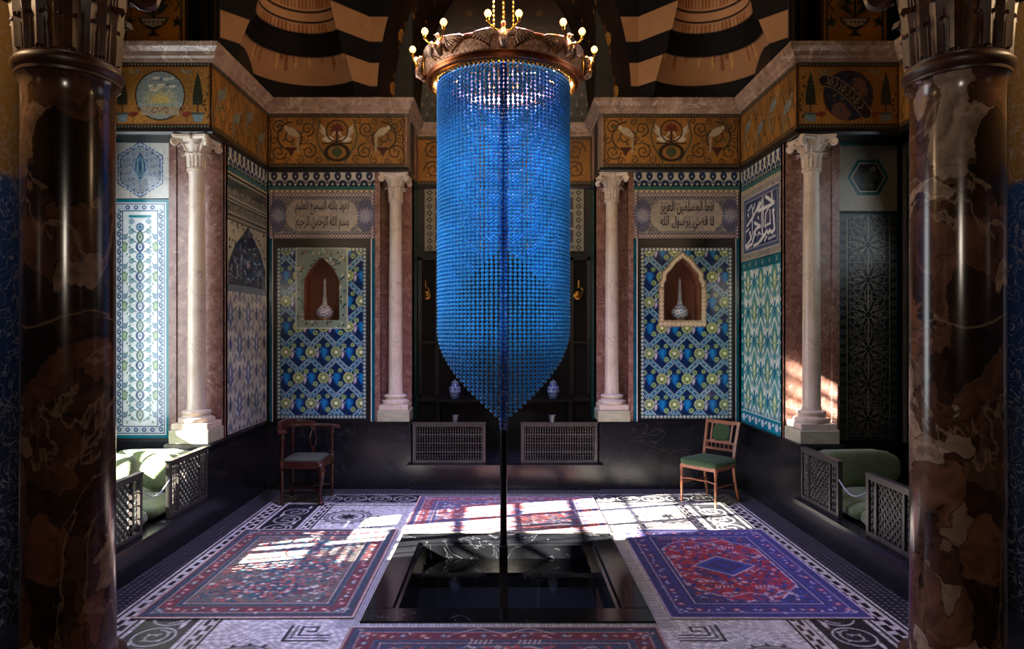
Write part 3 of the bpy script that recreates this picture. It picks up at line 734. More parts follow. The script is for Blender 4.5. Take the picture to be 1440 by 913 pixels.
def saz(P):
    """white ground with stacked palmettes, side rosettes and a blue rinceau border"""
    w, h = P.w, P.h; P.c[:] = H('e3e8e6')
    P.frame(0, w, 0, h, .028, '0f7480')
    n = int(h/.2)
    P.frame(.04, w-.04, .04, h-.04, .075, 'c9d3da')
    P.frame(.04, w-.04, .04, h-.04, .008, '27406e'); P.frame(.107, w-.107, .107, h-.107, .008, '27406e')
    k = 0
    for x in (.078, w-.078):
        nn = int((h-.12)/.085)
        for i in range(nn):
            y = .08+i*(h-.16)/nn; P.disc(x, y, .02, '27406e'); P.disc(x, y, .008, 'e8eeee')
            P.line([(x-.022, y+.02), (x+.022, y+.045), (x-.01, y+.07)], .009, '3c5c7c'); P.leaf(x, y+.03, .03, .012, 1.3, '5f8d80')
    for y in (.078, h-.078):
        nn = int((w-.2)/.085)
        for i in range(nn): P.disc(.12+(i+.5)*(w-.24)/nn, y, .02, '27406e'); P.disc(.12+(i+.5)*(w-.24)/nn, y, .008, 'e8eeee')
    P.rect(.17, w-.17, h-.175, h-.15, '1b8490')
    m = w/2; step = .135; y = .22; i = 0
    while y < h-.22:
        if i % 3 == 0:
            P.leaf(m, y-.065, .13, .075, pi/2, '35514e'); P.leaf(m, y-.045, .09, .045, pi/2, 'a3b89a'); P.disc(m, y, .01, '3c4c78')
        elif i % 3 == 1:
            P.star(m, y, .042, 10, '3c5a80', .85); P.disc(m, y, .027, '86a8b4'); P.disc(m, y, .011, '30486c')
        else:
            P.leaf(m, y-.06, .12, .085, pi/2, '2d4470'); P.leaf(m, y-.035, .075, .04, pi/2, 'd2dcdc'); P.star(m, y, .015, 6, '2d4470')
        for g in (-1, 1):
            P.rosette(m+g*.082, y+.055, .027, '9cb8c4', '38567e', '9fb48a')
            P.rosette(m+g*.075, y-.035, .017, '8fb2bc', '3f5a7c', '9fb48a')
            P.line([(m, y-.075), (m+g*.04, y-.05), (m+g*.075, y-.035), (m+g*.1, y+.0), (m+g*.082, y+.055)], .0045, '4a7a64')
            for q in range(4): P.leaf(m+g*(.03+.028*q), y-.055+.03*(q % 3), .035, .011, pi/2-g*(1.1+q*.5), '4c7a6a' if q % 2 else '2f6a74')
            if i % 3 == 2: P.disc(m+g*(w/2-.13), y, .024, '5e8060', ry=.05); P.disc(m+g*(w/2-.13), y, .016, 'a8bf98', ry=.036)
            elif i % 3 == 0: P.rosette(m+g*(w/2-.13), y, .026, '7c98b0', '2d4470', 'a8bf98')
        y += step*.7; i += 1
    P.frame(0, w, 0, h, .028, '0f7480')
    P.wave_noise(.04, 12)

def hexa(P, dark=False):
    w, h = P.w, P.h
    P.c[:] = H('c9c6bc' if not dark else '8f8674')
    for k in range(1, 3): P.rect(0, w, k*h/3-.002, k*h/3+.002, '8d8a80')
    for k in range(1, 3): P.rect(k*w/3-.002, k*w/3+.002, 0, h, '8d8a80')
    P.rect(0, w, h-.03, h, '0f5a5c'); P.rect(0, w, h-.035, h-.03, '16181a')
    m, c = w/2, h/2-.01
    if not dark:
        R = .27
        hx = lambda r: [(m+r*sin(pi/3*k)*.93, c+r*cos(pi/3*k)) for k in range(6)]
        P.poly(hx(R), '33456e'); P.poly(hx(R-.012), 'a8b6c0'); P.poly(hx(R-.03), '33456e'); P.poly(hx(R-.042), '93a0ac')
        for k in range(36):
            a = k*2*pi/36; P.disc(m+.232*cos(a)*.95, c+.232*sin(a), .008, 'c8d0d4')
        for rr, n in ((.2, 18), (.155, 14), (.115, 10)):
            for k in range(n):
                a = k*2*pi/n; P.rosette(m+rr*cos(a)*.9, c+rr*sin(a), .02, 'c2c4bc', '38486e', '7a5a58', 6); P.spiral(m+rr*cos(a+.2)*.9, c+rr*sin(a+.2), .018, 1, a, 1, .004, '5a4c50')
        P.leaf(m, c-.1, .26, .1, pi/2, '2f4c70'); P.leaf(m, c-.08, .22, .06, pi/2, '5c8680'); P.leaf(m, c-.05, .16, .03, pi/2, '2f4c70')
        for g in (-1, 1):
            for k in range(4): P.line([(m+g*.01, c-.1+.015*k), (m+g*(.03+.014*k), c-.04+.02*k), (m+g*(.028+.012*k), c+.05+.01*k), (m+g*.01, c+.12)], .007, '3a5a78' if k % 2 else '8fa8ac')
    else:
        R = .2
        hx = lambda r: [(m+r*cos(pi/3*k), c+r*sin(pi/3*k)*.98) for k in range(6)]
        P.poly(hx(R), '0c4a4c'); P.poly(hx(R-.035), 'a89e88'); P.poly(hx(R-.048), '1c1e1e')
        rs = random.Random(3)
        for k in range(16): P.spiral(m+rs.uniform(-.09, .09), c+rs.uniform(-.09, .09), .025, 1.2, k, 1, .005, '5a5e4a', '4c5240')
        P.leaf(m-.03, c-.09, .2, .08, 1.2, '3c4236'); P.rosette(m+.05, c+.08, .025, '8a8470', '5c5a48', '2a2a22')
    P.wave_noise(.05, 4)

def kufic(P):
    """dark strapwork stars of pale bands in square tiles"""
    w, h = P.w, P.h; P.c[:] = H('16191c')
    b = .075
    for x in (b/2, w-b/2):
        n = int(h/.09)
        for k in range(n): P.ring(x, (k+.5)*h/n, .022, .007, '6a685a'); P.star(x, (k+.5)*h/n, .012, 4, '55544a')
    for x in (b, w-b): P.rect(x-.004, x+.004, 0, h, '8a846e')
    g = '67645a'; s = (w-2*b)/2; rs = random.Random(6)
    n = int(h/(2*s)+1)
    for r in range(n+1):
        cy = s+r*2*s*.82; m = w/2
        P.rect(b, w-b, cy-s*.82-.003, cy-s*.82+.003, '7b7868')
        for k in range(8):
            a = k*pi/4+pi/8*0; e = (m+cos(a)*s*.85, cy+sin(a)*s*.78)
            P.line([(m+cos(a)*.03, cy+sin(a)*.03), (m+cos(a)*.12, cy+sin(a)*.12)], .01, '8f8a74')
            for q in (-1, 1):
                a2 = a+q*.28; P.line([(m+cos(a)*.05, cy+sin(a)*.05), (m+cos(a2)*.13, cy+sin(a2)*.13), (m+cos(a+q*.12)*.2, cy+sin(a+q*.12)*.19)], .009, g)
        for i in range(6):
            for j in range(5):
                x, y = b+.02+(i+.5)*(w-2*b-.04)/6, cy-s*.8+(j+.5)*s*1.6/5
                if abs(x-m) < .07 and abs(y-cy) < .12: continue
                L = .022; q = rs.randrange(4)
                pts = [[(-L, -L), (-L, L), (L, L), (L, 0), (0, 0)], [(-L, 0), (0, L), (L, 0), (0, -L)], [(-L, L), (0, L), (0, -L), (L, -L)], [(L, L), (L, -L), (-L, -L), (-L, .005)]][q]
                gx = 1 if x < m else -1
                P.line([(x+gx*p[0], y+p[1]) for p in pts], .0085, g)
        P.line([(m, cy-s*.8), (m, cy-.1)], .009, '8f8a74'); P.line([(m, cy+.1), (m, cy+s*.8)], .009, '8f8a74')
    P.frame(0, w, 0, h, .012, '0b4d52'); P.wave_noise(.12, 14)

def ogee_leaf(P, bg, band, lens, white, dark, px=.36, py=.6, ox=0, y0=0, y1=None):
    w, h = P.w, y1 or P.h
    rows = int((h-y0)/py)+3; k_ = py/.6
    save = P.c.copy(); P.c[:] = H(bg)
    nodes = [(ox+(i+.5*(j % 2))*px, y0+j*py/2) for j in range(-1, rows*2) for i in range(-1, int(w/px)+3)]
    for x, y in nodes:
        for g in (-1, 1):
            pts = [(x+g*px/2*(.5-.5*cos(pi*t/14)), y-py/2+py/2*t/14) for t in range(15)]
            P.line(pts, .05*k_, white); P.line(pts, .038*k_, band); P.line(pts, .006, white)
    for x, y in nodes:      # y = narrow crossing; the open ogee sits half a row above
        c = y+py*.5
        P.leaf(x, c-.23*k_, .46*k_, .20*k_, pi/2, white); P.leaf(x, c-.2*k_, .4*k_, .165*k_, pi/2, bg)
        for g in (-1, 1):
            for q in range(6):
                a = pi/2-g*(.55+.12*q); P.leaf(x+g*(.012+.012*q)*k_, c-.19*k_+.05*q*k_, .085*k_, .02*k_, a, white if q % 2 else band)
        P.leaf(x, c-.15*k_, .27*k_, .12*k_, pi/2, dark); P.leaf(x, c-.135*k_, .24*k_, .095*k_, pi/2, lens)
        P.disc(x, c-.05*k_, .012*k_, white); P.leaf(x, c-.03*k_, .1*k_, .03*k_, pi/2, white)
        P.leaf(x, y-.075*k_, .15*k_, .07*k_, pi/2, dark); P.leaf(x, y-.05*k_, .1*k_, .03*k_, pi/2, band)
        for g in (-1, 1):
            P.leaf(x+g*.02*k_, y+.02*k_, .14*k_, .035*k_, pi/2-g*.5, white); P.disc(x+g*.075*k_, y-.02*k_, .012*k_, lens)
    m = (P.v < y0) | (P.v > h)
    P.c[m] = save[m]

def teal_panel(P):
    w, h = P.w, P.h; P.c[:] = H('14707c')
    ogee_leaf(P, '4f9492', '1c6c7c', '8fae74', 'dfe6da', '13557c', px=.36, py=.62, ox=.22)
    P.rect(0, .09, 0, h, '0e6676'); P.rect(w-.07, w, 0, h, '0e6676'); P.rect(0, w, 0, .14, '0f7288'); P.rect(0, w, h-.11, h, '0d5a68')
    for k in range(int(h/.14)):
        for x in (.045, w-.035): P.rosette(x, .07+k*.14, .024, 'c8d8d4', '1a4a6c', '8fae74'); P.leaf(x, .1+k*.14, .06, .02, 1.6, '4f9a80')
    for k in range(int(w/.18)+1):
        P.rosette(.09+k*.18, .07, .042, 'c4d2dc', '2a5a80', 'd8e0d8'); P.leaf(.15+k*.18, .07, .07, .03, .5, 'cfdcd4')
        P.rosette(.09+k*.18, h-.055, .03, '6a8a84', '15404c', '7a9064')
    P.rect(0, w, .138, .146, 'd0dcd8'); P.rect(.088, .094, .14, h-.11, 'd0dcd8'); P.rect(w-.074, w-.068, .14, h-.11, 'd0dcd8')
    P.frame(0, w, 0, h, .01, '084a50'); P.wave_noise(.08, 31)

def grey_panel(P):
    """left side wall: inscription bands, dark arched panel, saz leaves"""
    w, h = P.w, P.h; P.c[:] = H('9a9686')
    ogee_leaf(P, '9a9690', '4c5670', '6a7490', 'c2bfb0', '3a4664', px=.46, py=.60, ox=.34)
    ya = h-1.12
    P.rect(0, w, ya, h, 'a29c86')
    for k in range(60):
        rs = random.Random(k); x, y = rs.uniform(.05, w-.05), rs.uniform(ya+.02, ya+.68)
        P.disc(x, y, .016, '3c4440'); P.leaf(x, y, .05, .018, rs.uniform(0, 6.3), '5c5c4c')
    P.poly([(.06, ya+.05), (.06, ya+.25), (w*.2, ya+.45), (w*.36, ya+.56), (w*.5, ya+.68), (w*.64, ya+.56), (w*.8, ya+.45), (w-.06, ya+.25), (w-.06, ya+.05)], '262e44')
    rs = random.Random(44)
    for k in range(80):
        x = rs.uniform(.1, w-.1); y = ya+.08+rs.uniform(0, .52)*(1-abs(x-w/2)/(w*.55))
        P.leaf(x, y, .07, .022, rs.uniform(0, 6.3), rs.choice(['7c869a', '4c6076', '5a4654'])); P.disc(x, y, .008, '9aa2ac')
    P.rosette(w/2, ya+.28, .05, '8a7a84', '5c3c4c', 'a8a8a0')
    P.rect(0, w, ya-.02, ya+.05, '55606e')
    for k in range(24): P.line([(k*w/24, ya-.01), ((k+1)*w/24, ya+.04)], .006, '9aa2a0')
    yb = h-.42
    P.rect(0, w, yb-.03, h, '3c403c')
    for y in (yb-.03, h-.06):
        for k in range(int(w/.04)): P.disc(.02+k*.04, y+.03, .014, 'a8a088'); 
    P.rect(0, w, yb+.16, yb+.17, 'a8a088')
    rs = random.Random(8)
    for band in (yb+.05, yb+.2):
        x = .05
        while x < w-.07:
            q = rs.random(); hh = rs.uniform(.05, .1)
            P.line([(x, band), (x, band+hh)], .009, 'b4ac96')
            P.line([(x, band), (x+.03, band-.01), (x+.045, band+.02+q*.02)], .009, 'b4ac96'); 
            if q > .5: P.disc(x+.02, band+.05, .006, 'b4ac96')
            P.spiral(x+.02, band+.07, .012, 1, 0, 1, .004, '7c7c6c'); x += .042
    P.frame(0, w, 0, h, .02, '2a2826'); P.frame(.02, w-.02, .02, h-.02, .008, 'a8a088'); P.wave_noise(.08, 41)

def stars_soffit(P):
    P.c[:] = H('241610'); P.wave_noise(.25, 17)
    w, h = P.w, P.h
    P.rect(0, w, 0, .03, '15100e'); P.rect(0, w, h-.1, h-.085, '4a3218')
    k = 0; u = .22
    while u < w-.1:
        big = k % 2 == 0
        v = h*(.34 if big else .44)
        r = .085 if big else .045
        P.star(u, v, r, 12 if big else 8, 'c08a3c', .7); P.disc(u, v, r*.45, '7c4c20'); P.star(u, v, r*.3, 6, 'e0a850')
        P.line([(u-r-.07, v), (u+r+.07, v)], .008, '7a5224'); P.star(u-r-.06, v, .03, 6, '8a5c26', .4); P.star(u+r+.06, v, .03, 6, '8a5c26', .4)
        P.star(u+.12, h*.72, .035, 8, '6a4520', .6)
        u += .3; k += 1

def lunette(P):
    P.c[:] = H('2c1c12'); P.wave_noise(.2, 18); w, h = P.w, P.h
    P.rect(0, w, 0, .62, '4e4e48')
    for i in range(int(w/.13)+1):
        for j in range(5):
            x, y = i*.13+(j % 2)*.065, .06+j*.12
            P.ring(x, y, .045, .01, '23282a'); P.star(x, y, .025, 6, '20242c'); P.leaf(x, y+.04, .06, .03, 1.57, '74705e')
    P.rect(0, w, .6, .64, '18130f')
    for k in range(5):
        x, y = w*(k+.5)/5, 1.0+.1*(k % 2)
        P.ring(x, y, .12, .02, '4a3018'); P.ring(x, y, .07, .012, '5c3c20'); P.star(x, y, .05, 8, '6a4824', .5)
        P.star(x, y+.3, .06, 8, '5c3c1c', .5)

def floor_pattern(P, X0, Y0):
    L, D = 'b6b2aa', '1c1b1e'
    P.c[:] = H(L)
    u, v = P.u+X0, P.v+Y0; ax = np.abs(u)
    def dash(a0, a1, along, mask, t):     # band of two dashed lines
        pass
    # fine meandering tesserae rows in the light fields
    q = np.sin(u*70+3*np.sin(v*23)+2*np.sin(u*11+v*17))*np.sin(v*82+3*np.sin(u*19))
    P.c *= (1+.13*np.sign(q)*np.clip(np.abs(q)*2, 0, 1))[..., None]
    # dark dotted outer zone
    zone = (ax > 2.43) | (v > 7.36)
    dots = (np.abs(((u/.046) % 1)-.5)+np.abs(((v/.046) % 1)-.5)) < .3
    P.c[zone] = H('26262a'); P.c[zone & dots] = H('6c6a68')
    # double dashed bands along the sides
    for (a0, a1) in ((2.24, 2.42), (1.74, 1.86)):
        b = (ax > a0) & (ax < a1) & (v < 7.36)
        if a0 < 2: b &= ((v < 4.3) | (v > 6.0)) & (v < 6.95)
        P.c[b] = H('bab6ae'); t = (ax-a0)/(a1-a0)
        ln = b & ((np.abs(t-.08) < .05) | (np.abs(t-.92) < .05)); P.c[ln] = H(D)
        for (tc, ph) in ((.34, 0), (.62, .5)):
            d = b & (np.abs(t-tc) < .11) & (((v/.13+ph) % 1) < .62); P.c[d] = H(D)
    # scroll border down the sides and along the back
    sb = (ax > 1.88) & (ax < 2.22) & (v < 6.94); P.c[sb] = H('222226')
    bb = (ax < 2.22) & (v > 7.0) & (v < 7.33); P.c[bb] = H('222226')
    k = 0; y = Y0+.1
    while y < 6.9:
        for g in (-1, 1):
            P.ring(g*2.05-X0, y-Y0, .118, .012, 'c4c0b8'); P.spiral(g*2.05-X0, y-Y0, .09, 1.2, pi/2 if k % 2 else -pi/2, g*(1 if k % 2 else -1), .01, 'c4c0b8', 'c4c0b8'); P.leaf(g*(2.05+.1*(-1)**k)-X0, y+.1-Y0, .12, .03, 1.57, 'c4c0b8')
        y += .27; k += 1
    for k in range(17):
        P.ring(-2.1+k*.2625-X0, 7.165-Y0, .115, .012, 'c4c0b8'); P.spiral(-2.1+k*.2625-X0, 7.165-Y0, .085, 1.2, 0, 1 if k % 2 else -1, .01, 'c4c0b8', 'c4c0b8')
    ln = (ax < 2.2) & ((np.abs(v-6.90) < .014) | (np.abs(v-6.97) < .01) | (np.abs(v-7.345) < .01)); P.c[ln] = H(D)
    # rosettes
    for (x, y) in ((-1.5, 6.48), (1.57, 6.5), (-1.45, 3.62), (1.5, 3.62)):
        x, y = x-X0, y-Y0
        for r, t in ((.215, .012), (.19, .01), (.15, .016), (.09, .01)): P.ring(x, y, r, t, D)
        for k in range(16): P.leaf(x+.205*cos(k*pi/8), y+.205*sin(k*pi/8), .05, .025, k*pi/8, D)
        for k in range(8): P.leaf(x, y, .1, .035, k*pi/4, D)
        P.star(x, y, .03, 8, D)
        for g in (-1, 1): P.star(x+g*.29, y, .04, 4, D, .4)
    # greek key corners beside the basin
    for gx in (-1, 1):
        for (yy, gy) in ((6.12, 1), (4.02, -1)):
            cx = gx*1.02-X0; cy = yy-Y0
            f = lambda a, b: (cx+gx*a, cy+gy*b)
            P.line([f(0, .12), f(.26, .12), f(.26, -.08)], .018, D); P.line([f(0, .085), f(.225, .085), f(.225, -.08)], .009, D)
            P.line([f(.01, .05), f(.19, .05), f(.19, -.06), f(.1, -.06), f(.1, .0), f(.15, .0)], .014, D)
    # pale ribbed edging round the basin
    e = (ax < 1.02) & (v > 4.05) & (v < 5.99)
    P.c[e] = H('a9a6a2'); st = e & (((np.where(ax > .93, v, u)/.022) % 1) < .35); P.c[st] = H('6e6c6c')
    P.speckle(.10, 2)

def rug_pattern(P, field, ground2, border, accent, accent2, light, seed, medallion):
    w, h = P.w, P.h; P.c[:] = H(border); rs = random.Random(seed)
    P.frame(0, w, 0, h, .015, light); P.frame(.03, w-.03, .03, h-.03, .045, ground2)
    bw = .2
    P.frame(.075, w-.075, .075, h-.075, .008, light)
    # main border motifs
    for (horiz) in (0, 1):
        Lh = (w if horiz else h); n = int((Lh-.2)/.115)
        for k in range(n+1):
            t = .1+k*(Lh-.2)/n
            for e in (.125, (h if horiz else w)-.125):
                x, y = (t, e) if horiz else (e, t)
                P.star(x, y, .034, 4, accent if k % 2 else accent2, .5, pi/4*(k % 2)); P.disc(x, y, .012, light)
                xx, yy = (t+.055, e+.02*(-1)**k) if horiz else (e+.02*(-1)**k, t+.055)
                P.leaf(xx-.01, yy-.01, .04, .016, k, light)
    for d in (.175, .215): P.frame(d, w-d, d, h-d, .01, light if d > .2 else accent2)
    P.frame(.187, w-.187, .187, h-.187, .024, ground2)
    x0, x1, y0, y1 = .225, w-.225, .225, h-.225
    P.rect(x0, x1, y0, y1, ground2)
    m, c = w/2, h/2
    if medallion:
        P.poly([(x0+.02, c), (x0+.02, y0+.32), (m-.16, y0+.03), (m+.16, y0+.03), (x1-.02, y0+.32), (x1-.02, y1-.32), (m+.16, y1-.03), (m-.16, y1-.03), (x0+.02, y1-.32)], light)
        P.poly([(x0+.035, c), (x0+.035, y0+.325), (m-.15, y0+.045), (m+.15, y0+.045), (x1-.035, y0+.325), (x1-.035, y1-.325), (m+.15, y1-.045), (m-.15, y1-.045), (x0+.035, y1-.325)], field)
    else:
        P.rect(x0, x1, y0, y1, field)
        for gy in (y0+.25, c, y1-.25):
            P.poly([(m-.33, gy), (m, gy-.2), (m+.33, gy), (m, gy+.2)], ground2)
    # scattered field flowers
    for k in range(int(w*h*420)):
        x, y = rs.uniform(x0+.03, x1-.03), rs.uniform(y0+.03, y1-.03); col = rs.choice([accent, accent2, light, border, ground2])
        q = rs.random()
        if q < .4: P.star(x, y, rs.uniform(.014, .036), rs.choice([4, 6]), col, .45, rs.random())
        elif q < .7: P.line([(x-.025, y-.01), (x, y+.012), (x+.025, y-.01)], .009, col)
        else: P.poly([(x, y+.022), (x+.02, y), (x, y-.022), (x-.02, y)], col)
    if medallion:
        P.poly([(m-.24, c), (m, c-.22), (m+.24, c), (m, c+.22)], light); P.poly([(m-.22, c), (m, c-.2), (m+.22, c), (m, c+.2)], accent2)
        P.poly([(m-.15, c), (m, c-.13), (m+.15, c), (m, c+.13)], border); P.star(m, c, .06, 8, accent2)
        for gy in (-1, 1):
            for gx in (-1, 1):
                for k in range(5): P.line([(m+gx*.14+(k-2)*.028, c+gy*.42-.02), (m+gx*.14+(k-2)*.028+.012, c+gy*.42+.025)], .012, light)
            P.line([(m-.3, c+gy*.52), (m-.15, c+gy*.6), (m, c+gy*.52), (m+.15, c+gy*.6), (m+.3, c+gy*.52)], .01, light)
    else:
        for gy in (y0+.25, c, y1-.25):
            for i in range(-3, 4):
                for j in range(-2, 3):
                    if abs(i)/3.6+abs(j)/2.4 < 1: P.poly([(m+i*.07-.02, gy+j*.06), (m+i*.07, gy+j*.06-.016), (m+i*.07+.02, gy+j*.06), (m+i*.07, gy+j*.06+.016)], light if (i+j) % 2 else accent)
    P.speckle(.10, seed)

# ------------------------------------------------------------------ camera
cam = bpy.data.cameras.new('camera'); co = bpy.data.objects.new('camera', cam); COL.objects.link(co)
cam.sensor_width = 36; cam.lens = 950/1440*36; cam.shift_x = 11/1440; cam.shift_y = 6.5/1440
co.location = (0, 0, 1.8); co.rotation_euler = (pi/2, 0, 0); cam.clip_start = .05; SC.camera = co

YB, XW, ZD, ZF, ZC = 7.6, 2.66, .76, 3.62, 4.22
# ------------------------------------------------------------------ setting : floor
P = Paint(2*2.68, 4.05, .009, 'b6b2aa'); floor_pattern(P, -2.68, 3.58)
PX0, PX1, PY0, PY1 = -.885, .93, 4.13, 5.92
fl = P.mesh('floor', (-2.68, 3.58, 0), X3, Y3, M['floor'], hole=lambda u, v: (u-2.68 > PX0+.01) & (u-2.68 < PX1-.01) & (v+3.58 > PY0+.01) & (v+3.58 < PY1-.01), depth=.05)
tag(fl, kind='structure')
struct('floor', MB().box(-3.4, 3.6, -2.2, 3.579, -.1, 0), M['black'])
struct('floor', MB().box(-3.4, -2.681, 3.579, 4.4, -.1, -.001).box(2.681, 3.6, 3.579, 4.5, -.1, -.001), M['black'])
struct('floor', MB().box(-1.1, 1.1, 3.6, 8.6, -.6, -.5), M['black'])

# fountain basin
ba = empty('fountain_basin', (.02, 5.02, 0), 'black marble fountain basin sunk in the mosaic floor below the blue beads', 'fountain')
IX0, IX1, IY0, IY1 = -.715, .755, 4.33, 5.68
mb = MB()
for (a, b, c, d) in ((PX0, PX1, PY0, IY0), (PX0, PX1, IY1, PY1), (PX0, IX0, IY0, IY1), (IX1, PX1, IY0, IY1)): mb.box(a, b, c, d, -.2, .012, .004)
mesh('rim', mb, M['pool'], ba)
mesh('basin_floor', MB().box(IX0, IX1, IY0, IY1, -.42, -.36), M['poolfloor'], ba)
mb = MB()
for (a, b, c, d) in ((IX0, IX1, IY0, IY0+.03), (IX0, IX1, IY1-.03, IY1), (IX0, IX0+.03, IY0+.03, IY1-.03), (IX1-.03, IX1, IY0+.03, IY1-.03)): mb.box(a, b, c, d, -.36, -.01)
mesh('basin_wall', mb, M['pool'], ba)
mesh('water', MB().add([(IX0+.03, IY0+.03, -.12), (IX1-.03, IY0+.03, -.12), (IX1-.03, IY1-.03, -.12), (IX0+.03, IY1-.03, -.12)], [(0, 1, 2, 3)]), M['water'], ba)

# ------------------------------------------------------------------ setting : walls
for g, nm in ((-1, 'wall_left'), (1, 'wall_right')):
    def bx(mb, x0, x1, *r):
        a, b = sorted((g*x0, g*x1)); return mb.box(a, b, *r)
    mb = MB()
    bx(mb, 2.68, 2.95, 6.47, 7.95, 0, 6.5); struct(nm, mb, M['blackstone']); mb = MB(); bx(mb, 2.95, 4.0, 6.47, 6.75, 0, 6.5); struct(nm, mb, M['blackstone']); mb = MB()
    if g > 0:
        bx(mb, 3.80, 4.0, 4.2, 6.47, 0, 6.5)
    else:   # outer wall with the lattice window and an added unseen opening for a sun patch
        W0, W1, WZ0, WZ1 = 4.40, 5.90, .72, 3.5
        bx(mb, 3.80, 4.0, 4.2, W0, 0, ZC); bx(mb, 3.80, 4.0, W1, 6.47, 0, 6.5); bx(mb, 3.80, 4.0, W0, W1, 0, WZ0)
        bx(mb, 3.80, 4.0, W0, W1, WZ1, 4.5); bx(mb, 3.80, 4.0, 4.2, 4.40, ZC, 6.5); bx(mb, 3.80, 4.0, 4.40, W1, 5.3, 6.5); bx(mb, 3.80, 4.0, 4.68, W1, 4.5, 5.3)
    struct(nm, mb, M['blackstone'])
    mb = MB(); yj = 4.23 if g < 0 else 4.4; xp = 3.04 if g < 0 else 3.28
    bx(mb, xp, xp+.25, -2.2, yj-.0, 0, 4.2)
    struct(nm, mb, M['passage'])
    mb = MB(); bx(mb, 2.74, 4.0, yj, yj+.12, 0, 6.5)
    struct(nm, mb, M['blackstone'])
    # masonry above frieze behind the mosaic
    mb = MB(); bx(mb, 2.68, 3.60, 6.15, 6.47, ZF-.04, 4.36); struct(nm, mb, M['blackstone']); mb = MB(); bx(mb, 2.68, 2.95, 6.47, 7.9, 3.56, 4.36); struct(nm, mb, M['blackstone']); mb = MB(); bx(mb, 3.59, 3.8, 4.4, 6.14, ZF-.04, 4.36); struct(nm, mb, M['blackstone']); mb = MB()
    bx(mb, 2.66, 3.8, 6.3, 6.6, 4.36, 6.5)
    struct(nm, mb, M['blackstone'])
    # pink marble behind the corner column
    mb = MB(); bx(mb, 2.665, 3.19, 6.44, 6.469, .74, 3.6); bx(mb, 2.662, 2.68, 6.44, 6.50, .74, 3.6); bx(mb, 3.12, 3.19, 6.425, 6.44, .74, 3.6)
    struct(nm, mb, M['pink'])
    # dado and ledge
    mb = MB(); bx(mb, 2.66, 2.679, 6.44, 7.6, 0, ZD); bx(mb, 2.66, 3.06, 6.07, 6.44, 0, ZD); bx(mb, 2.64, 2.679, 6.06, 7.6, ZD-.02, ZD, .0); struct(nm, mb, M['black']); mb = MB(); bx(mb, 3.06, 3.8, 6.40, 6.47, 0, .73); struct(nm, mb, M['black']); mb = MB()
    bx(mb, 2.66, 2.70, 4.35, 6.07, 0, .25); bx(mb, 2.60, 2.72, 4.35, 6.09, .25, .285)
    struct(nm, mb, M['black'])
# back wall
mb = MB()
NL = (-2.256, -1.856, 1.90, 2.61); NR = (1.81, 2.21, 1.90, 2.60)
for g, N_ in ((-1, NL), (1, NR)):
    a, b = (-2.68, -1.45) if g < 0 else (1.45, 2.68)
    mb.box(a, N_[0]-.03, 7.64, 7.9, 0, 6.5); mb.box(N_[1]+.03, b, 7.64, 7.9, 0, 6.5)
    mb.box(N_[0]-.03, N_[1]+.03, 7.64, 7.9, 0, N_[2]-.03); mb.box(N_[0]-.03, N_[1]+.03, 7.64, 7.9, N_[3]+.04, 6.5)
    mb.box(*sorted((g*1.08, g*2.68)), 7.93, 8.1, 0, 6.5) ; mb.box(*sorted((g*1.12, g*1.3)), 8.1, 8.52, 0, 4.36)
    mb.box(*sorted((g*1.10, g*1.46)), 7.62, 7.93, 3.6, 4.36)
mb.box(-1.5, 1.5, 8.52, 8.7, 0, 6.6)
struct('wall_back', mb, M['blackstone'])
mb = MB()
for g in (-1, 1):
    mb.box(*sorted((g*1.43, g*1.449)), 7.62, 7.93, ZD, 3.6); mb.box(*sorted((g*1.08, g*1.43)), 7.90, 7.929, ZD, 3.6)
    mb.box(*sorted((g*1.40, g*1.455)), 7.61, 7.63, ZD, 3.6)
struct('wall_back', mb, M['pink'])
mb = MB()
for g in (-1, 1): mb.box(*sorted((g*1.08, g*1.12)), 7.93, 8.52, .7, 3.58)
struct('wall_back', mb, M['jamb'])
mb = MB().box(-2.66, -1.05, 7.6, 7.639, 0, ZD).box(1.07, 2.66, 7.6, 7.639, 0, ZD).box(-1.46, -1.05, 7.639, 7.9, 0, ZD).box(1.07, 1.46, 7.639, 7.9, 0, ZD)
mb.box(-2.66, -1.05, 7.585, 7.62, ZD-.02, ZD).box(1.07, 2.66, 7.585, 7.62, ZD-.02, ZD)
for x in (-1.85, 1.95): mb.box(x-.002, x+.002, 7.597, 7.601, 0, ZD-.02)
struct('wall_back', mb, M['black'])
struct('wall_back', MB().box(-1.05, 1.07, 7.6, 8.52, 0, .25).box(-1.09, 1.11, 7.52, 7.6, .25, .285).box(-1.05, 1.07, 7.55, 7.6, .0, .03).box(-1.05, 1.07, 7.58, 8.52, .25, .285), M['black'])
# passage, ceiling
struct('wall_front', MB().box(-3.4, 3.6, -2.4, -2.2, 0, 4.2), M['darkwood'])
struct('ceiling', MB().box(-3.4, 3.6, -2.4, 3.0, 3.95, 4.1).box(-4.0, 4.0, 3.0, 3.6, 3.72, 6.6), M['darkwood'])
struct('ceiling', MB().box(-4.1, 4.1, 3.5, 8.7, 6.5, 6.7), M['lacquer'])
struct('wall_left', MB().box(-4.0, -3.3, 3.2, 4.35, 0, 6.5).box(-4, -3.0, 3.55, 4.35, 4.2, 6.5), M['blackstone'])
struct('wall_right', MB().box(3.54, 4.0, 3.2, 4.5, 0, 6.5).box(3.2, 4.0, 3.55, 4.5, 4.2, 6.5), M['blackstone'])

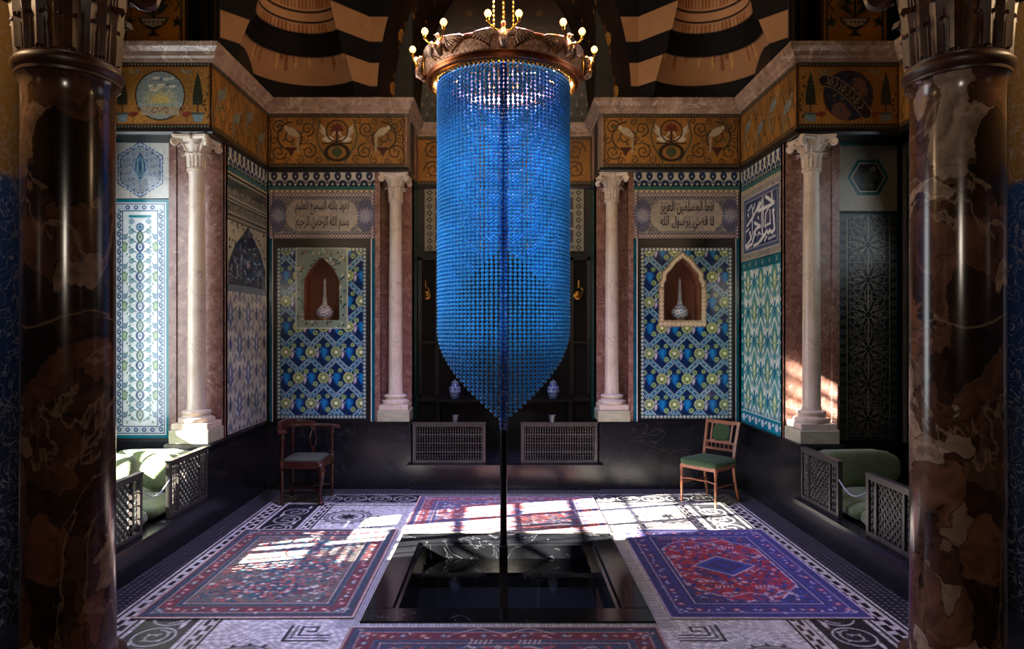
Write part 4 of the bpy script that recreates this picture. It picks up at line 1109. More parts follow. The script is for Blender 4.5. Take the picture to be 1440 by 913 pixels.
# lattice window of the left alcove and the bars of the added sun opening
mb = MB()
W0, W1, WZ0, WZ1 = 4.40, 5.90, .72, 3.5
mb.box(-3.93, -3.87, W0, W0+.06, WZ0, WZ1).box(-3.93, -3.87, W1-.06, W1, WZ0, WZ1).box(-3.93, -3.87, W0, W1, WZ0, WZ0+.06).box(-3.93, -3.87, W0, W1, WZ1-.06, WZ1)
for y in (4.90, 5.40): mb.box(-3.94, -3.86, y-.035, y+.035, WZ0, WZ1)
for k in range(1, 9): mb.box(-3.92, -3.88, W0, W1, WZ0+k*.31-.022, WZ0+k*.31+.022)
for k in range(1, 10): mb.box(-3.915, -3.885, W0+k*.16-.009, W0+k*.16+.009, WZ0, WZ1)
rs = random.Random(12)
for k in range(9):          # turned mashrabiya infill in part of the lights
    for j in range(3):
        if (k*3+j) % 5 == 1 or k in (0,):
            ya, yb = (W0, 4.90, 5.40)[j], (4.90, 5.40, W1)[j]; za = WZ0+k*.31
            for i in range(int((yb-ya)/.05)): mb.box(-3.91, -3.89, ya+i*.05, ya+i*.05+.026, za, za+.31)
            for i in range(6): mb.box(-3.912, -3.888, ya, yb, za+i*.052, za+i*.052+.022)
struct('window_1', mb, M['screenwood'])
mb = MB()
for k in range(2): mb.box(-3.93, -3.87, 4.40+k*.25, 4.43+k*.25, 4.5, 5.3)
for k in range(5): mb.box(-3.93, -3.87, 4.40, 4.68, 4.5+k*.18, 4.54+k*.18)
struct('sun_opening', mb, M['screenwood'])
# dark shutter lattice on the right outer wall
mb = MB().box(3.76, 3.80, 4.5, 6.36, .74, .84).box(3.76, 3.80, 4.5, 6.36, 3.4, 3.55)
for y in (4.5, 5.12, 5.74, 6.30): mb.box(3.75, 3.80, y, y+.06, .74, 3.5)
for k in range(40): mb.box(3.77, 3.785, 4.55, 6.3, .86+k*.064, .88+k*.064)
for k in range(34): mb.box(3.772, 3.783, 4.56+k*.052, 4.575+k*.052, .84, 3.4)
struct('window_3', mb, M['screenwood'])

# cornice and mouldings
path = [(-3.58, 4.4), (-3.58, 6.13), (-XW, 6.13), (-XW, YB), (-1.1, YB), (-1.1, 8.5), (1.1, 8.5), (1.1, YB), (XW, YB), (XW, 6.13), (3.58, 6.13), (3.58, 4.5)]
struct('trim_1', MB().sweep(path, [(-.02, 4.22), (.03, 4.22), (.035, 4.245), (.055, 4.26), (.06, 4.30), (.095, 4.335), (.10, 4.375), (-.02, 4.385)]), M['cornice'])
struct('trim_2', MB().sweep(path, [(-.02, 3.565), (.012, 3.565), (.03, 3.585), (.03, 3.61), (.015, 3.62), (-.02, 3.62)]), M['darkwood'])

# ------------------------------------------------------------------ gold mosaic friezes
def frieze(kind, w, origin, U, label):
    P = Paint(w, .6, .0055, 'a0702a'); scroll_frieze(P, kind)
    return tag(P.mesh('mosaic_frieze', origin, U, Z3, M['mosaic'], depth=.010), label, 'mosaic', 'gold mosaic frieze panels')
frieze('birds', 1.54, (-2.65, 7.595, ZF), X3, 'gold mosaic frieze with pale birds above the niche wall beside the blue-tinted corner')
frieze('birds', 1.54, (1.11, 7.595, ZF), X3, 'gold mosaic frieze with pale birds above the niche holding the white-bordered arch')
frieze('waves', 1.44, (-2.655, 6.14, ZF), Y3, 'gold mosaic frieze on the side wall next to the rising sun roundel')
frieze('waves', 1.44, (2.655, 7.58, ZF), (0, -1, 0), 'gold mosaic frieze on the side wall next to the lettered roundel')
frieze('sun', .90, (-3.57, 6.125, ZF), X3, 'gold mosaic panel with a rising sun roundel and cypress trees')
frieze('globe', .90, (2.67, 6.125, ZF), X3, 'gold mosaic panel with a dark roundel crossed by a lettered ribbon')
frieze('waves', 1.7, (3.575, 6.12, ZF), (0, -1, 0), 'gold mosaic frieze inside the dark alcove, partly behind the marble column')
frieze('waves', 1.7, (-3.575, 4.42, ZF), Y3, 'gold mosaic frieze inside the sunny alcove, behind the marble column')
P = Paint(2.18, .6, .0055, 'a0702a'); scroll_frieze(P, 'none')
for k in range(5):
    x = .2+k*.445; P.spiral(x, .42, .13, 1.7, 0, 1, .015, '2e1b10', '4b3a22'); P.spiral(x, .18, .12, 1.7, pi, -1, .015, '2e1b10', '4b3a22')
tag(P.mesh('mosaic_frieze', (-1.09, 8.49, ZF), X3, Z3, M['mosaic'], depth=.015), 'gold scroll mosaic frieze at the back of the central recess', 'mosaic', 'gold mosaic frieze panels')
# brownish returns into the recess
struct('trim_3', MB().box(-1.12, -1.099, 7.6, 8.5, ZF, 4.22).box(1.099, 1.12, 7.6, 8.5, ZF, 4.22), M['cornice'])
# vase mosaics over the alcoves
for g, lb in ((-1, 'dark gold mosaic with a footed vase above the rising sun panel'), (1, 'dark gold mosaic with a footed vase above the lettered roundel')):
    P = Paint(.62, 1.3, .006, '94601f'); vase_mosaic(P)
    x0 = -3.55 if g < 0 else 2.93
    tag(P.mesh('vase_mosaic', (x0, 6.24, 4.38), X3, Z3, M['mosaic'], depth=.02), lb, 'mosaic', 'vase mosaics above the alcoves')
    mb = MB()
    for (a, b, c) in ((2.68, 2.72, .03), (2.74, 2.80, .05), (2.83, 2.86, .03), (2.88, 2.92, .02)): mb.box(*sorted((g*a, g*b)), 6.27-c, 6.31, 4.38, 6.5)
    struct('trim_4', mb, M['darkwood'])

# ------------------------------------------------------------------ upper striped walls and squinches
Adir = Vector((1.15, 1.27)).normalized(); Apt = Vector((-2.66, 6.33)); Cs = Apt+Adir*.837; Nn = Vector((-Adir.y, Adir.x))
PROF = [(4.38, .66), (4.53, .645), (4.80, .545), (4.82, .50), (5.02, .465), (5.04, .43), (5.12, .41), (5.14, .40), (5.22, .385), (5.24, .37), (5.36, .35), (5.6, .31), (5.85, .22), (6.0, .02), (6.5, .0)]
def rw(z): return np.interp(z, [p[0] for p in PROF], [p[1] for p in PROF])
CR, BK = '8c6848', '0b090a'
def stripe_paint(w):
    P = Paint(w, 2.12, .02, BK)
    P.V = np.linspace(0, 2.12, 213, dtype=np.float32); P.ny = 213; P.nx = max(P.nx, 12); P.U = np.linspace(0, w, P.nx, dtype=np.float32)
    P.u, P.v = np.meshgrid(P.U, P.V); P.c = np.zeros((P.ny, P.nx, 3), np.float32); P.c[:] = H(BK)
    for (a, b) in ((.15, .42), (.65, .94), (1.15, 1.42), (1.65, 1.92)): P.c[(P.v > a) & (P.v < b)] = H(CR)
    return P
M['stripe'] = painted('striped_stone', rough=.7, fine=.08, bump=.1, finescale=8)
M['stripe'].node_tree.nodes['Principled BSDF'].inputs['Specular IOR Level'].default_value = .12
for g, side in ((-1, 'left'), (1, 'right')):
    nm = 'wall_'+side
    def cv(fn):
        def c(u, v):
            x, y = fn(u, v+4.38); return np.stack([x*(-g), y, v+4.38], -1)
        return c
    L = 1.713
    P = stripe_paint(1.0)
    tag(P.mesh(nm, (0, 0, 0), X3, Z3, M['stripe'], curve=cv(lambda u, z: (Apt.x+Adir.x*u*(.837-rw(z)), Apt.y+Adir.y*u*(.837-rw(z))))), kind='structure')
    P = stripe_paint(1.0)
    tag(P.mesh(nm, (0, 0, 0), X3, Z3, M['stripe'], curve=cv(lambda u, z: (Apt.x+Adir.x*(L-(1-u)*(L-.837-rw(z))), Apt.y+Adir.y*(L-(1-u)*(L-.837-rw(z)))))), kind='structure')
    P = stripe_paint(1.0)
    def sp(u, z):
        q = np.clip((z-4.38)/2.3, 0, 1); xa = -1.43*np.sqrt(1-q*q); return (-1.512*(1-u)+xa*u, 7.6+0*u)
    tag(P.mesh(nm, (0, 0, 0), X3, Z3, M['stripe'], curve=cv(sp)), kind='structure')
    # half-bell squinch
    P = Paint(pi, 1.62, .02, BK); n_ = 163
    P.V = np.linspace(0, 1.62, n_, dtype=np.float32); P.ny = n_; P.nx = 97; P.U = np.linspace(0, pi, 97, dtype=np.float32)
    P.u, P.v = np.meshgrid(P.U, P.V); P.c = np.zeros((P.ny, P.nx, 3), np.float32); P.c[:] = H(BK)
    z = P.v+4.38
    P.c[(z > 4.53) & (z < 4.805)] = H(CR); P.c[(z > 5.03)] = H('a07a58')
    rib = (np.sin(P.u*60) > 0) & (((z > 5.03) & (z < 5.12)) | ((z > 5.26) & (z < 5.6))); P.c[rib] = H('7c4f2c')
    for zz in (5.135, 5.235): P.c[np.abs(z-zz) < .006] = H('2a1a12')
    rs = np.random.RandomState(5)
    for k in range(34):      # old brown and gilt runs under the dark band
        a, ln, ww = rs.rand()*pi, .03+rs.rand()*.12, .006+rs.rand()*.02
        m_ = (np.abs(P.u-a) < ww) & (z < 4.805) & (z > 4.805-ln); P.c[m_] = H('6c4226' if k % 5 else 'b08a4c')
    def nc(u, v):
        z = v+4.38; r = rw(z); x = Cs.x+r*(np.cos(u)*Adir.x+np.sin(u)*Nn.x); y = Cs.y+r*(np.cos(u)*Adir.y+np.sin(u)*Nn.y)
        return np.stack([x*(-g), y, z], -1)
    tag(P.mesh('trim_5', (0, 0, 0), X3, Z3, M['stripe'], curve=nc), kind='structure')
# flared arch over the central recess, painted with gilt stars
P = Paint(6.4, .98, .012, '241610'); stars_soffit(P)
def arch(u, v):
    ph = pi*u/6.4; t = v/.98
    return np.stack([-(1.43-.37*t)*np.cos(ph), 7.6+.9*t, 4.38+(2.3-.35*t)*np.sin(ph)], -1)
tag(P.mesh('ceiling', (0, 0, 0), X3, Z3, M['mosaic'], curve=arch), kind='structure')
P = Paint(2.2, 2.1, .008, '2c1c12'); lunette(P)
tag(P.mesh('wall_back', (-1.1, 8.51, 4.38), X3, Z3, M['tiledark'], depth=.01), kind='structure')

# ------------------------------------------------------------------ tile panels
def arch_pts(half, zs, zt, n=14, scallop=0):
    pts = [(-half, 0), (-half, zs)]
    for k in range(1, n):
        t = k/n; r = half*(1-t**1.9); 
        if scallop: r *= 1+.05*cos(t*5*pi)
        pts.append((-r, zs+(zt-zs)*t))
    pts.append((0, zt)); return pts+[(-x, z) for x, z in pts[-2::-1]]
def niche_panel(g, lb):
    x0, x1 = (-2.645, -1.457) if g < 0 else (1.457, 2.645)
    N_ = NL if g < 0 else NR
    root = empty('niche_panel', ((x0+x1)/2, 7.6, ZD), lb, 'tile panel', 'grape-pattern niche panels')
    px0, px1 = (-2.56, -1.552) if g < 0 else (1.536, 2.568); pz0, pz1 = .79, 2.72
    w, h = px1-px0, pz1-pz0
    P = Paint(w, h, .0045, '14284e')
    oy = (.175 if g < 0 else .16); grapes(P, ox=(.10 if g < 0 else .10), oy=oy)
    for a in ((0, w, 0, .042), (0, w, h-.042, h), (0, .042, 0, h), (w-.042, w, 0, h)): bead_strip(P, *a, '35505a', 'b9c3b2' if g < 0 else 'cfd2c0', .042)
    uc = (N_[0]+N_[1])/2-px0; hf = (N_[1]-N_[0])/2; v0 = N_[2]-pz0; vt = N_[3]-pz0; vs = v0+(vt-v0)*.56
    if g < 0:
        P.rect(uc-hf-.09, uc+hf+.09, v0-.09, vt+.1, '7c8c7c'); rs = random.Random(3)
        for k in range(110):
            x, y = uc+rs.uniform(-hf-.08, hf+.08), v0+rs.uniform(-.08, vt-v0+.09)
            P.leaf(x, y, .05, .02, rs.uniform(0, 6.3), rs.choice(['4c6c5c', '2f4a5c', 'a8ac90'])); P.disc(x+.01, y, .012, rs.choice(['c0bfa4', '8a5a4c', '2c4440']))
        P.frame(uc-hf-.095, uc+hf+.095, v0-.095, vt+.11, .012, 'b8bca4')
    else:
        P.rect(uc-hf-.07, uc+hf+.07, v0-.075, vs+.06, '9a8468')
        for a in ((uc-hf-.066, uc-hf-.008, v0-.07, vs+.05), (uc+hf+.008, uc+hf+.066, v0-.07, vs+.05), (uc-hf-.066, uc+hf+.066, v0-.072, v0-.01)): bead_strip(P, *a, 'a88c6c', 'e0cfb0', .046)
        ap = arch_pts(hf+.03, vs-v0, vt-v0+.035, 14, 1)[1:-1]
        P.line([(uc+x, v0+y) for x, y in ap], .07, '8a7a60')
        for k, (x, y) in enumerate(ap): P.disc(uc+x, v0+y, .02, 'dccbab')
    def hole(u, v):
        t = np.clip((v-vs)/(vt-vs), 0, 1); r = hf*(1-t**1.9); r = r*(1+(.05*np.cos(t*5*pi) if g > 0 else 0)) if g > 0 else r
        return (np.abs(u-uc) < r) & (v > v0) & (v < vt)
    P.mesh('tile_field', (px0, 7.612, pz0), X3, Z3, M['tile'], root, hole=hole, depth=.0)
    mb = MB()
    for (a, b, c, d) in ((x0+.044, px0, ZD+.0, 2.82), (px1, x1-.044, ZD, 2.82), (px0, px1, pz1, 2.82), (px0, px1, ZD, pz0)): mb.box(a, b, 7.60, 7.639, c, d)
    mesh('black_frame', mb, M['darkwood'], root)
    for a in (x0, x1-.034): mesh('teal_edging', MB().box(a, a+.034, 7.606, 7.639, ZD, 2.82), M['teal'], root)
    for a in (x0+.034, x1-.044): mesh('white_fillet', MB().box(a, a+.010, 7.603, 7.639, ZD, 2.82), M['ink_white'], root)
    # recess behind the arch
    ap = arch_pts(hf+.004, vs-v0, vt-v0+.004, 14, g > 0); n = len(ap); cx = (N_[0]+N_[1])/2
    vsx = [(cx+x, 7.614, N_[2]+z) for x, z in ap]+[(cx+x, 7.86, N_[2]+z) for x, z in ap]
    mb = MB().add(vsx, [(k, (k+1) % n, n+(k+1) % n, n+k) for k in range(n)]+[tuple(range(n, 2*n))])
    mesh('niche_recess', mb, M['niche'], root)
    P = Paint(w+.16, .17, .005, 'c9c6b4')
    return root
niche_panel(-1, 'grape-pattern tile panel with a plain pointed niche above the corner chair')
niche_panel(1, 'grape-pattern tile panel with a cream beaded niche beside the green upholstered chair')
for g in (-1, 1):
    x0, x1 = (-2.65, -1.457) if g < 0 else (1.457, 2.65)
    root = empty('inscription_panel', ((x0+x1)/2, 7.6, 2.82), 'tile inscription band above the grape panel with the plain pointed niche' if g < 0 else 'tile inscription band above the grape panel with the cream beaded niche', 'tile panel', 'two-line inscription bands')
    P = Paint(x1-x0, .52, .005, '8f8678'); inscription(P); P.mesh('tile_field', (x0, 7.608, 2.82), X3, Z3, M['tiledark'], root, depth=.03)
    lines = ['اعوذ بالله السميع العليم', 'بسم الله الرحمن الرحيم'] if g < 0 else ['انما المسلمين العزيز', 'لا قضي برسول الله']
    lettering('lettering', lines, .60, .36, (x0+.30, 7.606, 2.90), X3, Z3, M['ink_blue'], root)
    P = Paint(x1-x0, .25, .005, 'c9c6b4'); cresting(P, c3='2c3a6c' if g > 0 else '4a3c58')
    tag(P.mesh('cresting_tiles', (x0, 7.607, 3.34), X3, Z3, M['tile'], depth=.03), 'band of white tiles with dark palmettes above the '+('violet' if g < 0 else 'bluish')+' inscription on the '+('dimmer' if g < 0 else 'brighter')+' niche wall', 'tile band', 'palmette tile bands')
# side wall panels
P = Paint(1.13, 2.55, .0055, '9a9686'); grey_panel(P)
tag(P.mesh('tile_panel', (-2.662, 6.46, ZD), Y3, Z3, M['tile'], depth=.015), 'tall grey-blue leaf-pattern tile panel on the side wall above the corner chair', 'tile panel')
P = Paint(1.13, 1.79, .0055, '14707c'); teal_panel(P)
tag(P.mesh('tile_panel', (2.662, 7.59, ZD), (0, -1, 0), Z3, M['tile'], depth=.015), 'turquoise ogee-pattern tile panel on the side wall beside the green chair', 'tile panel')
for g in (-1, 1):
    P = Paint(1.13, .29 if g < 0 else .27, .0055, 'c9c6b4'); cresting(P, c3='2c3a6c', step=.115)
    tag(P.mesh('cresting_tiles', (g*2.662, 6.46 if g < 0 else 7.59, 3.30 if g < 0 else 3.30), Y3 if g < 0 else (0, -1, 0), Z3, M['tile'], depth=.015),
        'palmette tile band on the side wall over the '+('grey-blue leaf panel' if g < 0 else 'white-on-blue calligraphy'), 'tile band', 'palmette tile bands')
root = empty('calligraphy_panel', (2.66, 7.03, 2.55), 'dark blue tile panel with large white Arabic calligraphy on the side wall', 'tile panel')
P = Paint(1.13, .75, .0055, '8c8478')
rs = random.Random(2)
for k in range(260): 
    x, y = rs.uniform(0, 1.13), rs.uniform(0, .75); P.leaf(x, y, .04, .016, rs.uniform(0, 6.3), rs.choice(['5c5a68', '3f4258', 'a89c8c']))
P.frame(0, 1.13, 0, .75, .008, 'b0a694'); P.frame(.07, 1.06, .07, .68, .008, 'c0bcb0'); P.rect(.08, 1.05, .08, .67, '4a5270'); P.frame(.13, 1.0, .12, .63, .006, 'c8ccc8'); P.rect(.136, .994, .126, .624, '28345c')
for k in range(60): P.spiral(rs.uniform(.16, .97), rs.uniform(.15, .6), .02, 1.1, rs.uniform(0, 6), 1, .004, '5a6a86')
for wd, st in ((.036, [(270, 185), (300, 205), (345, 250), (320, 275), (250, 305), (195, 330), (180, 320), (200, 290), (215, 250)]), (.026, [(330, 140), (335, 225)]), (.022, [(240, 190), (245, 500)]), (.022, [(226, 215), (230, 520)]),
               (.022, [(300, 300), (270, 360), (262, 500)]), (.022, [(312, 330), (316, 470), (285, 480), (262, 505)]), (.022, [(115, 270), (75, 330)]), (.026, [(122, 300), (130, 400)]), (.026, [(150, 260), (135, 310)]),
               (.03, [(200, 240), (165, 330), (120, 410), (60, 490)]), (.034, [(342, 330), (350, 400), (358, 530), (335, 570), (310, 545), (300, 570), (275, 550), (262, 590), (235, 590)]), (.034, [(150, 460), (210, 495), (170, 520), (142, 560), (158, 582)]),
               (.03, [(230, 520), (238, 610), (190, 675), (140, 700)]), (.03, [(90, 560), (112, 620), (60, 690)]), (.036, [(45, 700), (56, 725), (118, 680), (142, 600)]), (.022, [(80, 520), (50, 555)]), (.028, [(262, 590), (212, 655), (162, 690)]), (.02, [(280, 610), (255, 655)]),
               (.02, [(120, 410), (124, 590)]), (.02, [(180, 590), (196, 560), (214, 580)])):
    q = []
    for (x, y) in st:
        a = (x-45)/330; tp, bt = 262-155*a, 742-92*a; q.append((.15+.83*a, .125+.5*(1-(y-tp)/(bt-tp))))
    q = [(x, y) for x, y in q]; P.line(q, wd, 'dadcd4')
for (x, y) in ((300, 632), (316, 626), (332, 618), (346, 610), (362, 606), (70, 370), (75, 385), (96, 560), (185, 400), (192, 412), (355, 330)):
    a = (x-45)/330; tp, bt = 262-155*a, 742-92*a; P.disc(.15+.83*a, .125+.5*(1-(y-tp)/(bt-tp)), .014, 'dadcd4')
P.ring(.925, .50, .02, .009, 'dadcd4')
P.mesh('tile_field', (2.662, 7.59, 2.55), (0, -1, 0), Z3, M['tile'], root, depth=.015)
# alcove end walls
P = Paint(.555, 2.28, .0045, 'e3e8e6'); saz(P)
tag(P.mesh('tile_panel', (-3.755, 6.452, .76), X3, Z3, M['tile'], depth=.012), 'sunlit white floral tile panel with turquoise edge above the green cushions', 'tile panel')
P = Paint(.555, .57, .0045, 'c9c6bc'); hexa(P)
tag(P.mesh('hexagon_panel', (-3.755, 6.455, 3.05), X3, Z3, M['tile'], depth=.015), 'white tile panel with a large patterned blue hexagon', 'tile panel', 'hexagon tile panels')
P = Paint(.555, 2.16, .0045, '16191c'); kufic(P)
tag(P.mesh('tile_panel', (3.20, 6.452, .74), X3, Z3, M['tiledark'], depth=.012), 'tall black strapwork tile panel in the shaded alcove', 'tile panel')
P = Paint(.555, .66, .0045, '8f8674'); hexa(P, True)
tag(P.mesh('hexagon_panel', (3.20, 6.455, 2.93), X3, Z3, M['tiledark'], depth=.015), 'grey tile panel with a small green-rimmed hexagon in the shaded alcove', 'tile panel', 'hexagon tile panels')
# recess back wall
root = empty('recess_panelling', (0, 8.5, .28), 'dark wood panelling and doors at the back of the central recess', 'panelling')
mb = MB().box(-1.08, 1.08, 8.46, 8.5, .28, 2.72); mesh('panel_board', mb, M['blackwood'], root)
mb = MB()
for x in (-1.07, -.86, -.44, .4, .82, 1.03): mb.box(x, x+.045, 8.42, 8.46, .98, 2.70)
mb.box(-1.07, 1.07, 8.42, 8.46, 2.66, 2.73).box(-1.07, 1.07, 8.41, 8.46, 1.62, 1.65).box(-1.07, 1.07, 8.42, 8.46, .9, .96)
mesh('door_frame', mb, M['darkwood'], root)
P = Paint(2.0, .78, .006, '5c5a50'); 
for (x0, x1, y0, y1) in ((0, 2, 0, .1), (0, 2, .68, .78), (0, .13, 0, .78), (1.87, 2, 0, .78)):
    P.rect(x0, x1, y0, y1, '8c8a78')
    n = int(max(x1-x0, y1-y0)/.08)
    for k in range(n):
        x, y = (x0+(k+.5)*(x1-x0)/n, (y0+y1)/2) if x1-x0 > y1-y0 else ((x0+x1)/2, y0+(k+.5)*(y1-y0)/n)
        P.poly([(x-.04, y), (x, y+.04), (x+.04, y), (x, y-.04)], '3a403c'); P.disc(x, y, .012, 'a09a84')
P.rect(.14, 1.86, .11, .67, '28304a')
for i in range(22):
    for j in range(7): P.leaf(.18+i*.078, .13+j*.078, .06, .028, i+j*2, '9a9cA0'.lower()); P.disc(.18+i*.078, .15+j*.078, .012, '4c6a86')
P.rect(1.0-.86, 1.86, .11, .12, '8c8a78')
tag(P.mesh('tile_panel', (-1.0, 8.485, 2.78), X3, Z3, M['tiledark'], depth=.02), 'wide blue and grey tile panel behind the bead cylinder in the recess', 'tile panel')

# ------------------------------------------------------------------ columns
def acanthus(mb, cx, cy, r, z, h, w, ang, curl=.5, th=.006):
    """one leaf hugging a bell of radius r, curling outward at its tip"""
    n = 9; m = 5; vs = []
    for layer in (0, 1):
        for i in range(n):
            t = i/(n-1)
            zz = z+h*(sin(t*pi*.58)/sin(pi*.5)) if t < .86 else z+h*(sin(.86*pi*.58)-(t-.86)*.9)
            out = r+.10*h*t+curl*h*max(0, t-.35)**1.8*1.4+(0 if layer else -th)
            ww = w*(.75+.5*sin(t*pi))*(1-.62*max(0, t-.55)/.45)*(1+.16*cos(i*pi))
            for j in range(m):
                s = (j/(m-1)-.5); rr = out-abs(s)*w*.18+(.012*w/.1 if j == 2 else 0)
                a = ang+s*ww/max(r, .01)
                vs.append((cx+rr*cos(a), cy+rr*sin(a), zz))
    fs = []; N = n*m
    for i in range(n-1):
        for j in range(m-1):
            a = i*m+j; fs.append((a, a+1, a+m+1, a+m)); fs.append((N+a+m, N+a+m+1, N+a+1, N+a))
    edge = [j for j in range(m)]+[i*m+m-1 for i in range(1, n)]+[(n-1)*m+j for j in range(m-2, -1, -1)]+[i*m for i in range(n-2, 0, -1)]
    for k in range(len(edge)):
        a, b = edge[k], edge[(k+1) % len(edge)]; fs.append((b, a, N+a, N+b))
    mb.add(vs, fs)

def capital(mb, cx, cy, r, z0, h, half, leaves=8, cu=.62, fl=2.1):
    mb.lathe([(r, z0), (r*1.02, z0+h*.3), (r*(1+.25*(fl-1)), z0+h*.6), (r*(1+.8*(fl-1)), z0+h*.86), (r*(1+.8*(fl-1)), z0+h*.88)], cx, cy, 24)
    for k in range(leaves): acanthus(mb, cx, cy, r*1.02, z0, h*.46, r*.78, 2*pi*k/leaves, cu)
    for k in range(leaves): acanthus(mb, cx, cy, r*1.05, z0+h*.02, h*.74, r*.72, 2*pi*(k+.5)/leaves, cu*.8)
    for k in range(4):      # corner volutes
        a = pi/4+k*pi/2; c = Vector((cx+cos(a)*half*1.08, cy+sin(a)*half*1.12, z0+h*.76)); d = Vector((cos(a), sin(a), 0))
        pts = []
        for i in range(22):
            q = i/21; rr = h*.13*(1-q*.8); b = pi*.75-q*4.2*pi/1.3*1.2
            pts.append(c+d*(rr*cos(b))+Vector((0, 0, rr*sin(b))))
        st = Vector((cx+cos(a)*r*1.1, cy+sin(a)*r*1.1, z0+h*.5))
        mb.tube([st, (st+pts[0])*.5+Vector((0, 0, h*.06))]+pts, [h*.04]*6+[h*.045-.0012*k*h for k in range(18)], 6)
        mb.ball(c, h*.05, 8, 5)
    # abacus with hollowed sides
    prof = []
    for k in range(4):
        a = pi/4+k*pi/2; b = a+pi/2
        A = Vector((cos(a), sin(a)))*half*1.36; B = Vector((cos(b), sin(b)))*half*1.36
        tn = Vector((-sin(a), cos(a)))*half*.09
        for i in range(9):
            t = .06+.88*i/8; p = A*(1-t)+B*t; p = p*(1-.17*sin(pi*t)*1.0); prof.append(p)
    n = len(prof); vs = []
    for (s, z) in ((.93, z0+h*.87), (.96, z0+h*.92), (1.0, z0+h*.93), (1.0, z0+h)): vs += [(cx+p.x*s, cy+p.y*s, z) for p in prof]
    fs = [(l*n+k, l*n+(k+1) % n, (l+1)*n+(k+1) % n, (l+1)*n+k) for l in range(3) for k in range(n)]+[tuple(range(n-1, -1, -1)), tuple(range(3*n, 4*n))]
    mb.add(vs, fs)
    for k in range(4):
        a = k*pi/2; mb.ball((cx+cos(a)*half*.82, cy+sin(a)*half*.82, z0+h*.92), h*.07, 8, 5)

def white_column(x, y, lb):
    z = ZD
    root = empty('marble_column', (x, y, z), lb, 'column', 'slender white marble columns')
    mesh('plinth', MB().box(x-.18, x+.18, y-.17, y+.17, z, z+.125, .006), M['stone'], root)
    mb = MB().box(x-.165, x+.165, y-.155, y+.155, z+.125, z+.185, .006)
    mb.lathe([(.155, z+.185), (.16, z+.20), (.155, z+.225), (.125, z+.235), (.118, z+.25), (.125, z+.262), (.13, z+.275), (.122, z+.29), (.09, z+.297), (.085, z+.31)], x, y, 32)
    mesh('base', mb, M['white'], root, smooth=35)
    mesh('shaft', MB().lathe([(.088, z+.31), (.081, z+.335), (.0795, z+.8), (.076, z+1.5), (.069, 3.10), (.067, 3.22), (.074, 3.25)], x, y, 32), M['white'], root, smooth=35)
    mb = MB().lathe([(.07, 3.25), (.085, 3.255), (.088, 3.268), (.085, 3.28), (.072, 3.285)], x, y, 32)
    capital(mb, x, y, .074, 3.285, .28, .178)
    mesh('capital', mb, M['white'], root, smooth=50)
white_column(-2.845, 6.255, 'white marble column standing beside the sunlit alcove with cushions')
white_column(2.845, 6.255, 'white marble column standing beside the shaded alcove, streaked by sun')
white_column(-1.245, 7.745, 'white marble column between the recess and the panel with the plain pointed niche')
white_column(1.235, 7.745, 'white marble column between the recess and the panel with the cream beaded niche')

def big_column(x, y, mat, lb):
    root = empty('breccia_column', (x, y, 0), lb, 'column', 'thick red breccia columns')
    mb = MB().box(x-.3, x+.3, y-.3, y+.3, 0, .06, .01).lathe([(.285, .06), (.29, .09), (.27, .13), (.24, .15), (.245, .17), (.25, .19), (.22, .205), (.21, .215)], x, y, 40)
    mesh('base', mb, M['copper'] if 0 else M['capwood'], root, smooth=35)
    mesh('shaft', MB().lathe([(.212, .215), (.203, .25), (.2, .6), (.2, 2.0), (.198, 2.9), (.20, 2.965), (.212, 2.985), (.222, 2.995)], x, y, 64), mat, root, smooth=35)
    mesh('astragal', MB().lathe([(.205, 2.995), (.222, 3.0), (.224, 3.012), (.218, 3.018), (.23, 3.028), (.238, 3.045), (.238, 3.06), (.228, 3.075), (.215, 3.08), (.217, 3.088), (.205, 3.093)], x, y, 56), M['capwood'], root, smooth=35)
    mb = MB(); capital(mb, x, y, .2, 3.093, .6, .30, 10, .16, 1.4)
    for k in range(20): acanthus(mb, x, y, .206, 3.093, .17, .05, 2*pi*(k+.25)/20, .12)
    for k in range(60): a = 2*pi*k/60; mb.tube([(x+.205*cos(a), y+.205*sin(a), 3.093), (x+.214*cos(a), y+.214*sin(a), 3.25), (x+.225*cos(a), y+.225*sin(a), 3.42), (x+.25*cos(a), y+.25*sin(a), 3.55)], [.005, .007, .006, .003], 5)
    mesh('capital', mb, M['capwood'], root, smooth=50)
big_column(-2.125, 3.3, M['breccia'], 'thick dark red breccia column with gilt capital on the sunlit alcove side')
big_column(2.21, 3.3, M['breccia2'], 'thick paler red breccia column with gilt capital on the shaded alcove side')

